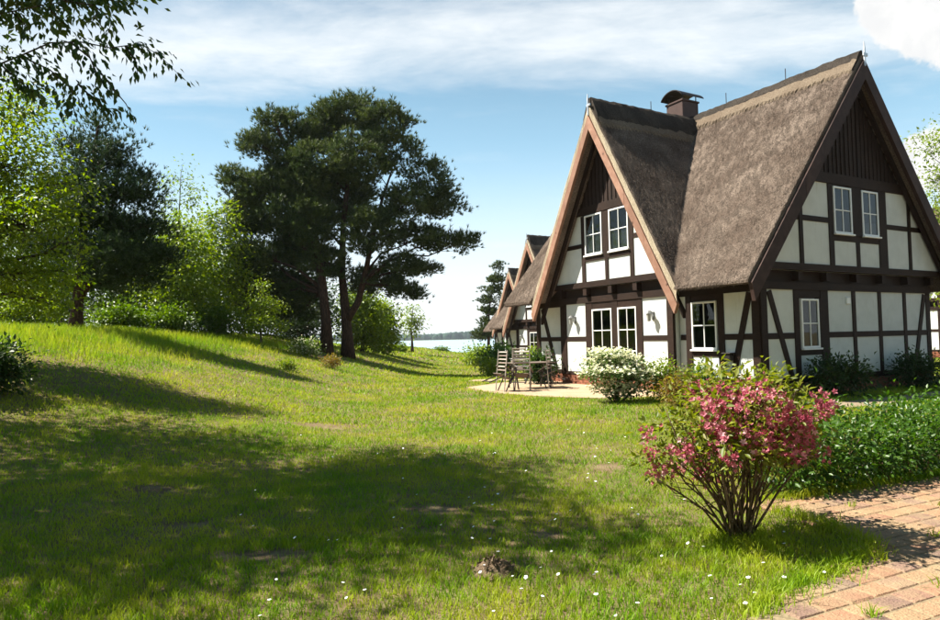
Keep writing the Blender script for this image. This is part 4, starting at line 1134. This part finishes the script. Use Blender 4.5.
def flowers(root, P, out, size, mat, name='blossoms', petals=5, cup=.55):
    b0 = np.array(root.location); n = len(P)
    ax = unit(out+rng.normal(0, .45, (n, 3))+np.array([-.2, -.2, .3])); t1 = unit(np.cross(ax, rng.normal(0, 1, (n, 3)))); t2 = np.cross(ax, t1); V = []
    sz = size*rng.uniform(.7, 1.2, (n, 1))
    for k in range(petals):
        a0 = 2*PI*k/petals; a1 = a0+2*PI/petals*.45; a_ = a0-2*PI/petals*.45
        def dr(a, r, h): return P-b0+(t1*math.cos(a)+t2*math.sin(a))*sz*r+ax*sz*h
        V.append(np.stack([P-b0, dr(a_, .32, cup*.6), dr(a0, .55, cup), dr(a1, .32, cup*.6)], 1))
    V = np.stack(V, 1).reshape(-1, 3); q = np.arange(len(V)).reshape(-1, 4)
    o = obj_np(name, V, q, mat, root, np.repeat(rng.random(n), petals*4)); o['kind'] = 'stuff'; return o
def simple_shrub(px_, dep, wpx, hpx, mat, label, n_clump=60, per=20, size=.09, cat='bush', name='bush', group=None, clump=.16, seed=0):
    b = gpt(px_, dep); k = dep/FPX; W_, H_ = wpx*k/2, hpx*k
    lob = [ball((b[0], b[1], b[2]+H_*.5), W_*.75, W_*.7, H_*.45), ball((b[0]-W_*.45, b[1]-.1, b[2]+H_*.4), W_*.5, W_*.5, H_*.36), ball((b[0]+W_*.45, b[1], b[2]+H_*.42), W_*.5, W_*.5, H_*.38), ball((b[0]+W_*.1, b[1], b[2]+H_*.75), W_*.4, W_*.4, H_*.25)]
    return shrub(name, label, cat, b, lob, n_clump, per, size, M[mat], 6, group, clump)
M['stem_grey'] = M['bark']
# pink flowering shrub in the foreground
def build_weigela():
    b = gnd(738, 541); Dw = b[1]; b[2] = 0
    def lp(px_, py, dd, rx, rz): return lobe(px_, py, Dw+dd, rx, rz, rx*.95)
    lob = [lp(735, 405, 0, 62, 34), lp(690, 425, -.1, 40, 26), lp(785, 415, .05, 38, 30), lp(725, 385, .15, 40, 18), lp(770, 385, .1, 34, 18), lp(665, 455, -.05, 22, 14), lp(700, 455, .25, 30, 20), lp(760, 445, -.22, 34, 20), lp(800, 445, .1, 26, 16), lp(725, 440, -.28, 36, 22), lp(745, 425, .4, 50, 30), lp(655, 478, -.1, 10, 9)]
    root, C, out, w = shrub('flowering_shrub', 'pink flowering shrub with bare stems beside the brick path', 'shrub', b, lob, 440, 11, .062, M['leaf_weigela'], 0, None, .06, .3, .010, aspect=.42)
    # arching stems from one foot
    mb = MB(); n_st = 42
    for i in range(n_st):
        c, r = lob[i % len(lob)]; e = c+rng.normal(0, .45, 3)*r; a = b+np.array([rng.normal(0, .05), rng.normal(0, .045), -.04])
        f = rng.uniform(.25, .45); m1 = a+(e-a)*f; m1[2] += .06; m1 += rng.normal(0, .015, 3); m2 = a+(e-a)*.72; m2[2] += .03; m2 += rng.normal(0, .02, 3)
        rr = rng.uniform(.006, .012); mb.tube([a, m1, m2, e], [rr, rr*.85, rr*.6, rr*.3], 5)
        for q in range(3):
            s0 = m1+(m2-m1)*rng.random(); mb.tube([s0, s0+(e-a)*.15+rng.normal(0, .06, 3)], [rr*.5, .002], 4)
    mb.v = [tuple(np.array(p)-b) for p in mb.v]; mb.build('branches', M['stem'], root, True)
    # blossoms in clusters on the sunny and camera side
    nf = 420; pat = np.sin(C[:, 0]*7+1)*np.sin(C[:, 2]*8+.5)+.6*np.sin(C[:, 1]*6+C[:, 0]*5); ok = np.where(((out[:, 1] < .35) | (rng.random(len(out)) < .25)) & (pat > -.45))[0]; ci = rng.choice(ok, nf); P0 = C[ci]+out[ci]*.05
    keep = P0[:, 2] < np.percentile(C[:, 2], 91); P0 = P0[keep]; oo = out[ci][keep]
    k = 8; P = np.repeat(P0, k, 0)+rng.normal(0, .033, (len(P0)*k, 3)); flowers(root, P, np.repeat(oo, k, 0), .040, M['petal_pink'])
build_weigela()
# low leafy hedge along the path
def build_hedge():
    pts = [(2.95, 6.15), (3.5, 6.45), (4.1, 6.7), (4.7, 7.0), (5.3, 7.25), (5.9, 7.5), (6.5, 7.8), (3.3, 6.9), (3.95, 7.2), (4.6, 7.5), (5.3, 7.8), (6.0, 8.1), (2.75, 6.45)]
    b = np.array([4.3, 6.9, 0.])
    lob = []
    for i, (x, y) in enumerate(pts):
        h = .50+.06*math.sin(i*1.7)+.06*(x-3)/3; lob += [ball((x, y, h*.62), .42, .36, h*.5), ball((x+.12*math.sin(i*3), y-.1, h*1.0), .26, .24, .17)]
    for q in range(26):
        x = 2.8+q*.15; y = 5.92+(x-2.9)*.42+rng.uniform(-.05, .1); lob.append(ball((x, y, .2+rng.uniform(0, .15)), .18, .14, .2))
    root = empty('hedge', tuple(b)); C, out, w = sample_lobes(lob, 900, .35); C[:, 2] = np.maximum(C[:, 2], .05)
    mb = MB()
    for i in range(0, 900, 6):
        c = lob[w[i]][0]; f = np.array([c[0]+rng.normal(0, .08), c[1]+rng.normal(0, .08), -.03]); mb.tube([f, (f+C[i])/2+rng.normal(0, .03, 3), C[i]], [.006, .005, .002], 4)
    mb.v = [tuple(np.array(p)-b) for p in mb.v]; mb.build('stems', M['stem'], root, True)
    n = 900*16; ci = np.repeat(np.arange(900), 16); off = rng.normal(0, 1, (n, 3))*.085; P = C[ci]+off; P[:, 2] = np.maximum(P[:, 2], .03)
    D = unit(off)*.7+out[ci]*.6+rng.normal(0, .4, (n, 3)); Nn = rng.normal(0, .5, (n, 3)); Nn[:, 2] += 1
    sz = .062*rng.uniform(.6, 1.3, n); V, F = leaf_geo(P-b, D, Nn, sz, sz*.5)
    obj_np('foliage', V, F, M['leaf_hedge'], root, np.repeat(np.clip(rng.random(900)[ci]*.6+rng.random(n)*.5, 0, 1), 4))
    tag(root, 'low leafy green hedge along the brick path at the right', 'hedge')
build_hedge()
# white flowering shrub with tiered branches
def build_viburnum():
    b = gnd(617, 402); Dv = b[1]; b[2] = 0
    l = lambda x, y, rx, rz, dd=0: lobe(x, y, Dv+dd, rx, rz)
    lob = [l(610, 355, 22, 5), l(596, 364, 16, 5), l(625, 362, 20, 6, .2), l(606, 372, 24, 6, -.2), l(634, 374, 20, 5), l(592, 378, 13, 5), l(622, 383, 22, 6), l(645, 380, 14, 5), l(604, 389, 12, 5), l(632, 391, 14, 5), l(615, 395, 10, 4)]
    root, C, out, w = shrub('flowering_shrub', 'white flowering shrub with tiered branches in front of the glazed doors', 'shrub', b, lob, 260, 11, .08, M['leaf_hedge'], 12, None, .07, .3, .018)
    mb = MB()
    top = C[:, 2] > -1
    P0 = C[top]+np.array([0, 0, .06])+out[top]*.05; k = 10
    P = np.repeat(P0, k, 0)+rng.normal(0, 1, (len(P0)*k, 3))*np.array([.10, .10, .03]); flowers(root, P, np.tile(np.array([[0., 0., 1.]]), (len(P), 1)), .075, M['petal_white'], cup=.15)
build_viburnum()
def px_shrub(name, label, cat, px0, px1, y0, y1, dep, mat, n_clump, per, size, nl=7, group=None, clump=.1, base_z=None):
    """bush that fills a pixel box at a known distance"""
    k = dep/FPX; c0, c1 = atd(px0, y1, dep), atd(px1, y0, dep); xc = (px0+px1)/2; b = atd(xc, y1, dep); b[2] = float(hfun(b[0], b[1])) if base_z is None else base_z
    W_ = (px1-px0)*k/2; top = atd(xc, y0, dep)[2]; H_ = max(top-b[2], .2); lob = []
    for i in range(nl):
        a = i*2.399; r = math.sqrt((i+.5)/nl)*.62*W_; hh = (1-.5*(r/W_)**2)
        lob.append(ball((b[0]+math.cos(a)*r, b[1]+math.sin(a)*r*.8, b[2]+H_*(.52*hh)), W_*.42, W_*.38, H_*.45*hh))
    return shrub(name, label, cat, b, lob, n_clump, per, size, M[mat], 8, group, clump)
G = 'garden bushes round the houses'
px_shrub('bush', 'yellow-green bush just right of the white flowering shrub', 'bush', 642, 682, 355, 396, 14.6, 'leaf_bright', 110, 16, .075, group=G)
px_shrub('bush', 'reddish yellow low bush between the white and the pink shrub', 'bush', 655, 705, 370, 405, 13.4, 'leaf_red', 110, 16, .06, group=G)
px_shrub('bush', 'fresh green bush under the window beside the pink shrub', 'bush', 684, 724, 358, 394, 15.6, 'leaf_hedge', 90, 16, .08, group=G)
px_shrub('bush', 'dark leafy bush at the house corner behind the terrace chairs', 'bush', 527, 558, 350, 384, 20.6, 'leaf_dark', 120, 18, .12, group=G, clump=.13)
px_shrub('bush', 'dark bush under the end gable window', 'bush', 802, 874, 354, 399, 14.9, 'leaf_dark', 170, 18, .09, 9, group=G, clump=.14)
px_shrub('bush', 'dark bush at the right end of the end gable', 'bush', 888, 945, 350, 394, 16.6, 'leaf_dark', 150, 18, .09, 8, group=G, clump=.14)
px_shrub('bush', 'yellow-green clipped bush behind the tilted chairs', 'bush', 515, 556, 344, 372, 24.0, 'leaf_bright', 130, 18, .12, group=G, clump=.14)
px_shrub('bush', 'bushy green shrub in front of the second house', 'bush', 478, 520, 341, 368, 33.0, 'leaf_hedge', 150, 18, .16, group=G, clump=.2)
px_shrub('bush', 'light green shrub left of the second house towards the lake', 'bush', 462, 496, 344, 362, 46.0, 'leaf_bright', 100, 16, .22, group=G, clump=.28)
px_shrub('bush', 'low light green border plants left of the tilted chairs', 'bush', 480, 506, 357, 371, 29.0, 'leaf_bright', 80, 16, .12, group=G, clump=.14)
px_shrub('bush', 'small low bush on the lake bank', 'bush', 436, 449, 348, 353, 84.0, 'leaf_mid', 40, 14, .25, 5, clump=.25)
px_shrub('bush', 'green bush by the shore below the thin young tree', 'bush', 392, 406, 346, 353, 58.0, 'leaf_bright', 60, 14, .22, 5, clump=.25)
# bank shrubs at the left
r_, C_, o_, w_ = px_shrub('bush', 'pale bush with whitish leaves at the foot of the pines', 'bush', 288, 322, 338, 353, 27.5, 'leaf_mid', 90, 16, .10, 6, clump=.12)
flowers(r_, np.repeat(C_, 3, 0)+rng.normal(0, .1, (len(C_)*3, 3)), np.repeat(o_, 3, 0), .09, M['petal_white'], 'pale_leaves', 4)
px_shrub('bush', 'small reddish brown bush on the lawn by the pine trunks', 'bush', 320, 344, 354, 365, 24.0, 'leaf_red', 60, 14, .07, 5, clump=.08)
px_shrub('bush', 'small green bush on the slope left of the reddish bush', 'bush', 280, 297, 360, 377, 20.5, 'leaf_bright', 60, 14, .065, 5, clump=.07)
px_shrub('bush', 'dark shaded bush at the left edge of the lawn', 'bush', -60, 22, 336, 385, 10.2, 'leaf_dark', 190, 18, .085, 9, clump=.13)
UG = 'undergrowth along the edge of the wood'
for i, (x0, x1, y0, y1, dep, mt, lab) in enumerate([
    (-20, 60, 285, 330, 22, 'leaf_bright', 'undergrowth bush left of the dark pine trunk'), (88, 150, 304, 338, 24, 'leaf_mid', 'leafy undergrowth bush right of the dark pine trunk'), (140, 200, 306, 342, 25, 'leaf_mid', 'undergrowth bush below the bright rounded tree'),
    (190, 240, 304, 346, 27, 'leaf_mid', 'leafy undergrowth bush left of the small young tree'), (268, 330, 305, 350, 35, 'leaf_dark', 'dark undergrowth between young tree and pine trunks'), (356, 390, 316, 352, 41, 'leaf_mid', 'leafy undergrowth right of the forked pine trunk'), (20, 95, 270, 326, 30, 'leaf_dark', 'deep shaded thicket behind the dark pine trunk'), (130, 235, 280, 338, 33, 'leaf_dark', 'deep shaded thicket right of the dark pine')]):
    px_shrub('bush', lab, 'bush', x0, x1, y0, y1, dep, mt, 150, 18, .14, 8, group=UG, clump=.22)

# ------------------------------------------------------------------ garden furniture on the terrace
M['slat'] = mat_wood('weathered_slat', (.34, .29, .25), (.46, .41, .36), .75, (3, 20, 3))
M['slat_dark'] = mat_wood('weathered_slat_dark', (.17, .125, .10), (.25, .19, .16), .75, (3, 20, 3))
def build_chair():
    """folding garden chair, facing +y, origin under the front feet"""
    r = empty('garden_chair')
    for sx in (-.25, .25):
        MB().bar((sx, 0, 0), (sx, -.52, 1.10), .026, .026).build('back_rail', M['slat'], r)
        MB().bar((sx*.86, -.56, 0), (sx*.86, -.02, .64), .03, .028).build('rear_leg', M['metal_dark'], r)
        MB().bar((sx*1.02, -.36, .66), (sx*1.02, .10, .63), .05, .022).build('armrest', M['slat_dark'], r)
        MB().bar((sx*.95, .06, .02), (sx*.95, .02, .62), .03, .028).build('front_leg', M['metal_dark'], r)
    for k in range(6):
        f = .52+.44*k/5; c = (0, -.52*f+.012, 1.10*f)
        MB().bar((-.235, c[1], c[2]), (.235, c[1], c[2]), .014, .058, (0, .43, .9)).build('back_slat', M['slat'] if k % 2 else M['slat_dark'], r)
    for k in range(6): MB().bar((-.235, -.32+.075*k, .41+.008*k), (.235, -.32+.075*k, .41+.008*k), .06, .016).build('seat_slat', M['slat_dark'], r)
    MB().bar((-.24, -.5, .06), (.24, -.5, .06), .02, .02).build('stretcher', M['metal_dark'], r)
    return r
def build_table():
    r = empty('garden_table')
    for k in range(9): MB().box(-.42+.094*k, -.335+.094*k, -.62, .62, .715, .737, .003).build('top_slat', M['slat_dark'], r)
    MB().box(-.40, .40, -.56, -.52, .675, .715).build('batten', M['metal_dark'], r); MB().box(-.40, .40, .52, .56, .675, .715).build('batten', M['metal_dark'], r)
    for sx in (-1, 1):
        for sy in (-1, 1): MB().bar((sx*.36, sy*.50, .0), (sx*.20, sy*.54, .69), .035, .03).build('leg', M['metal_dark'], r)
    for sy in (-.5, .5): MB().bar((-.3, sy, .3), (.3, sy, .3), .025, .02).build('stretcher', M['metal_dark'], r)
    return r
tb = build_table(); tc_ = gnd(530, 388.5); tb.location = (tc_[0], tc_[1], .022); tb.rotation_euler = (0, 0, math.radians(-72)); tag(tb, 'slatted garden table standing among tilted chairs on the terrace', 'table')
ch0 = build_chair(); first = True
CH = [((500, 392), 62, .24, 'garden chair tilted against the table, leftmost of the set'), ((522, 391.5), 18, .20, 'garden chair tilted against the table, second from the left'), ((551, 389), -70, .22, 'garden chair tilted against the table end nearest the house'), ((519, 381.5), 200, .16, 'garden chair on the far side of the table, partly hidden')]
for (px_, py_), rz, tilt, lab in CH:
    tilt *= 2.3
    o = ch0 if first else copy_tree(ch0); first = False
    p = gnd(px_, py_); o.location = (p[0], p[1], .024); o.rotation_mode = 'XYZ'; o.rotation_euler = (-tilt, 0, math.radians(-rz)); o.scale = (.92,)*3; tag(o, lab, 'chair', 'garden chairs round the table')

# ------------------------------------------------------------------ molehill
def build_molehill():
    c = gnd(495, 574); n1, n2 = 26, 14; V = []; F = []
    for j in range(n2+1):
        rr = j/n2
        for i in range(n1):
            a = 2*PI*i/n1; x, y = rr*.17*math.cos(a), rr*.13*math.sin(a)
            z = .105*(1-rr**1.7)+.03*math.sin(31*x+5)*math.sin(29*y+2)*(1-rr)+random.uniform(-.012, .012)*(1-rr*.6)
            V.append((x, y, z-.01))
    for j in range(n2):
        for i in range(n1): F.append((j*n1+i, (j+1)*n1+i, (j+1)*n1+(i+1) % n1, j*n1+(i+1) % n1))
    m = NT('mole_earth'); f = m.noise(m.coord(), 60, 4, .7); cc = m.mix(m.ramp(f, .35, .65), (.11, .075, .048), (.24, .175, .115)); mm = m.done(m.principled(cc, .95, m.bump(f, .9, .02), .05))
    root = empty('molehill', (c[0], c[1], 0)); mb = MB(); mb.add(V, F); mb.build('mound', mm, root)
    cr_ = MB()
    for k in range(150):
        a = random.uniform(0, 2*PI); rr = random.random()**.6*1.15; x, y = rr*.17*math.cos(a), rr*.13*math.sin(a); z = max(0, .105*(1-min(rr, 1)**1.7)); s_ = random.uniform(.004, .013)
        vv = [(x+random.gauss(0, 1)*s_, y+random.gauss(0, 1)*s_, z+random.gauss(.3, 1)*s_) for _ in range(4)]
        cr_.add(vv, [(0, 1, 2), (0, 2, 3), (0, 3, 1), (1, 3, 2)])
    tag(cr_.build('crumbs', mm, root), kind='stuff'); tag(root, 'small brown molehill of loose earth in the lawn', 'molehill')
build_molehill()

# ------------------------------------------------------------------ grass and daisies
def mat_grass(name, c1, c2, dry):
    t = NT(name); o = t.coord('Object'); a = t.n('ShaderNodeAttribute', attribute_name='tint').outputs['Fac']
    big = t.noise(o, .5, 4, .6); mid = t.noise(o, 2.2, 3, .6)
    c = t.mix(a, c1, c2); c = t.mix(t.ramp(t.math('ADD', t.math('MULTIPLY', big, .6), t.math('MULTIPLY', mid, .4)), .40, .64, .02, .80), c, dry)
    c = t.mix(t.ramp(a, .94, 1.0, 0, .6), c, (.30, .26, .08))
    p = t.principled(c, .5, None, .25); tr = t.n('ShaderNodeBsdfTranslucent'); hs = t.n('ShaderNodeHueSaturation'); t.L.new(c, hs.inputs['Color']); hs.inputs['Value'].default_value = 1.5; t.L.new(hs.outputs[0], tr.inputs[0])
    m = t.n('ShaderNodeMixShader'); m.inputs[0].default_value = .38; t.L.new(p, m.inputs[1]); t.L.new(tr.outputs[0], m.inputs[2]); return t.done(m.outputs[0])
M['grass'] = mat_grass('grass_blade', (.080, .200, .002), (.215, .355, .006), (.42, .42, .022))
HOUSES = [[(-.1, -.1), (7.3, 8.9)]]
def lawn_mask(x, y):
    m = np.ones(len(x), bool)
    jx = rng.normal(0, .035, len(x)); jy = rng.normal(0, .035, len(x))
    for P in (PATH_POLY, TERR_POLY, SIDE_POLY, WALK_POLY): m &= ~inpoly(x+jx, y+jy, P)
    for d in ((0, 0), (DH2[0], DH2[1]), (DH3[0], DH3[1])):
        rel = np.stack([x-Q2[0]-d[0], y-Q2[1]-d[1]], -1); s = rel@V2; t = rel@U2
        m &= ~((s > -.3) & (s < 7.3) & (t > -.1) & (t < 8.9))
    m &= rng.random(len(x)) > bare_amt(x, y)*.93
    return m
def blades(x, y, h, w, lean, seg=False):
    n = len(x); z = hfun(x, y); P = np.stack([x, y, z-.004], -1); a = rng.uniform(0, 2*PI, n); b = rng.uniform(0, 2*PI, n)
    sd = np.stack([np.cos(a), np.sin(a), np.zeros(n)], -1)*w[:, None]/2; L_ = np.stack([np.cos(b), np.sin(b), np.zeros(n)], -1)*(h*lean)[:, None]; up = np.zeros((n, 3)); up[:, 2] = h
    if not seg:
        V = np.stack([P-sd, P+sd, P+L_+up*.92], 1).reshape(-1, 3); return V, np.arange(3*n).reshape(-1, 3), 3
    V = np.stack([P-sd, P+sd, P+L_*.35+up*.6+sd*.75, P+L_*.35+up*.6-sd*.75, P+L_+up*.95], 1).reshape(-1, 3); q = (np.arange(n)*5)[:, None]
    return V, np.concatenate([q+[[0, 1, 2]], q+[[0, 2, 3]], q+[[3, 2, 4]]], 0), 5
def build_grass():
    def samp(y0, y1, dens, mx=1.0):
        """uniform density over the part of a depth band that the frame sees, with a margin"""
        area = 1.5*(y1**2-y0**2)/2+2*mx*(y1-y0); n = int(dens*area*1.35)
        y = rng.uniform(y0, y1, n); x = rng.uniform(-1, 1, n)*(.78*y1+mx); k = np.abs(x) < .78*y+mx; return x[k], y[k]
    VV = []; FF = []; TT = []; off = 0
    def add(x, y, h, w, lean, seg):
        nonlocal off
        V, F, k = blades(x, y, h, w, lean, seg); VV.append(V); FF.append(F+off); off += len(V); TT.append(np.repeat(rng.random(len(x)), k))
    for y0, y1, dens, h0, h1, w0, seg in ((2.6, 5.0, 5200, .025, .070, .0050, True), (5.0, 7.5, 3000, .025, .070, .0070, False), (7.5, 11, 1500, .025, .075, .0105, False), (11, 17, 620, .03, .085, .017, False), (17, 27, 230, .03, .10, .028, False), (27, 48, 60, .05, .13, .055, False), (48, 90, 12, .08, .18, .12, False)):
        x, y = samp(y0, y1, dens)
        if y0 > 27: k = (x > -14) & (x < 12); x, y = x[k], y[k]
        cl = .55+.45*np.sin(x*2.1+1.3*np.sin(y*1.7))*np.sin(y*2.3+np.sin(x*1.1))      # tufty growth
        k = lawn_mask(x, y) & (rng.random(len(x)) < .72+.28*cl); x, y, cl = x[k], y[k], cl[k]; n = len(x)
        h = rng.uniform(h0, h1, n)*(.75+.5*np.clip(cl, 0, 1)); add(x, y, h, w0*rng.uniform(.7, 1.4, n), rng.uniform(.1, .9, n), seg)
    o = obj_np('lawn_grass', np.concatenate(VV), np.concatenate([f for f in FF]), M['grass'], None, np.concatenate(TT)); tag(o, 'short sunlit lawn grass with dry yellowish patches', 'grass', kind='stuff')
    # long grass on the bank
    n = 75000; y = rng.uniform(13, 30, n); x = -rng.uniform(4.5, 21, n); hh = hfun(x, y); pr = np.clip((hh-.9)/.7, 0, 1); px_ = 470+650*x/y; k = (rng.random(n) < pr) & (px_ > -60) & (px_ < 320); x, y = x[k], y[k]; n = len(x)
    V, F, kk = blades(x, y, rng.uniform(.10, .32, n), rng.uniform(.007, .015, n), rng.uniform(.1, .6, n), True)
    o = obj_np('long_grass', V, F, M['grass'], None, np.repeat(rng.random(n), kk)); tag(o, 'longer unmown grass on the bank under the trees', 'grass', kind='stuff')
    # tufts along paving edges and in the joints, weeds round shrub feet
    pts = []
    P = PATH_POLY
    for i in range(len(P)):
        a, b = np.array(P[i]), np.array(P[(i+1) % len(P)])
        if 1 <= i <= 8 or i >= 15:
            m = int(np.linalg.norm(b-a)*1000); f = rng.random((m, 1)); pts.append(a+(b-a)*f+rng.normal(0, .06, (m, 2))*(.4+rng.random((m, 1))))
    for i in range(34):
        c = np.array([rng.uniform(1.7, 4.5), rng.uniform(3.3, 5.8)])
        if inpoly(np.array([c[0]]), np.array([c[1]]), P)[0]: pts.append(c+rng.normal(0, .022, (26, 2)))
    b = gnd(738, 541)[:2]; pts.append(b+rng.normal(0, .14, (900, 2)))
    p = np.concatenate(pts); n = len(p); V, F, kk = blades(p[:, 0], p[:, 1], rng.uniform(.03, .11, n), rng.uniform(.004, .008, n), rng.uniform(.2, 1.0, n), True)
    V[:, 2] += .012
    o = obj_np('edge_grass', V, F, M['grass'], None, np.repeat(rng.random(n), kk)); tag(o, 'tufts of grass along the edges and joints of the brick path', 'grass', kind='stuff')
    return off
print('grass verts', build_grass())
def build_daisies():
    n = 150; y = 3.3+rng.random(n)**1.5*7.0; x = rng.uniform(-.45, .62, n)*y+.25; cl = rng.random(n) < .5
    cx_ = rng.choice(n, 12); x[cl] = x[rng.choice(cx_, cl.sum())]+rng.normal(0, .25, cl.sum()); 
    k = lawn_mask(x, y); x, y = x[k], y[k]; n = len(x); root = None
    P = np.stack([x, y, hfun(x, y)+rng.uniform(.045, .075, n)], -1); ax = unit(rng.normal(0, .25, (n, 3))+np.array([-.15, -.1, 1])); t1 = unit(np.cross(ax, rng.normal(0, 1, (n, 3)))); t2 = np.cross(ax, t1)
    sz = rng.uniform(.009, .0145, (n, 1)); V = [P+ax*.003]
    for q in range(10): V.append(P+(t1*math.cos(q*PI/5)+t2*math.sin(q*PI/5))*sz*(1 if q % 2 else .82))
    V = np.stack(V, 1).reshape(-1, 3); b = (np.arange(n)*11)[:, None]; F = np.concatenate([b+[[0, 1+q, 1+(q+1) % 10]] for q in range(10)])
    tag(obj_np('daisies', V, F, M['white'], None), 'tiny white daisies scattered over the lawn', 'daisies', kind='stuff')
build_daisies()

# ------------------------------------------------------------------ air
def build_haze():
    t = NT('haze_air'); v = t.n('ShaderNodeVolumePrincipled'); v.inputs['Color'].default_value = (.80, .90, 1.0, 1); v.inputs['Density'].default_value = .00016; v.inputs['Anisotropy'].default_value = .2
    t.L.new(v.outputs[0], t.out.inputs['Volume'])
    mb = MB(); mb.box(-2600, 2600, -70, 3600, -5.0, 24.0); o = mb.build('haze', t.m); tag(o, 'thin bluish air between viewpoint and far lake shore', 'haze', kind='stuff')
build_haze()
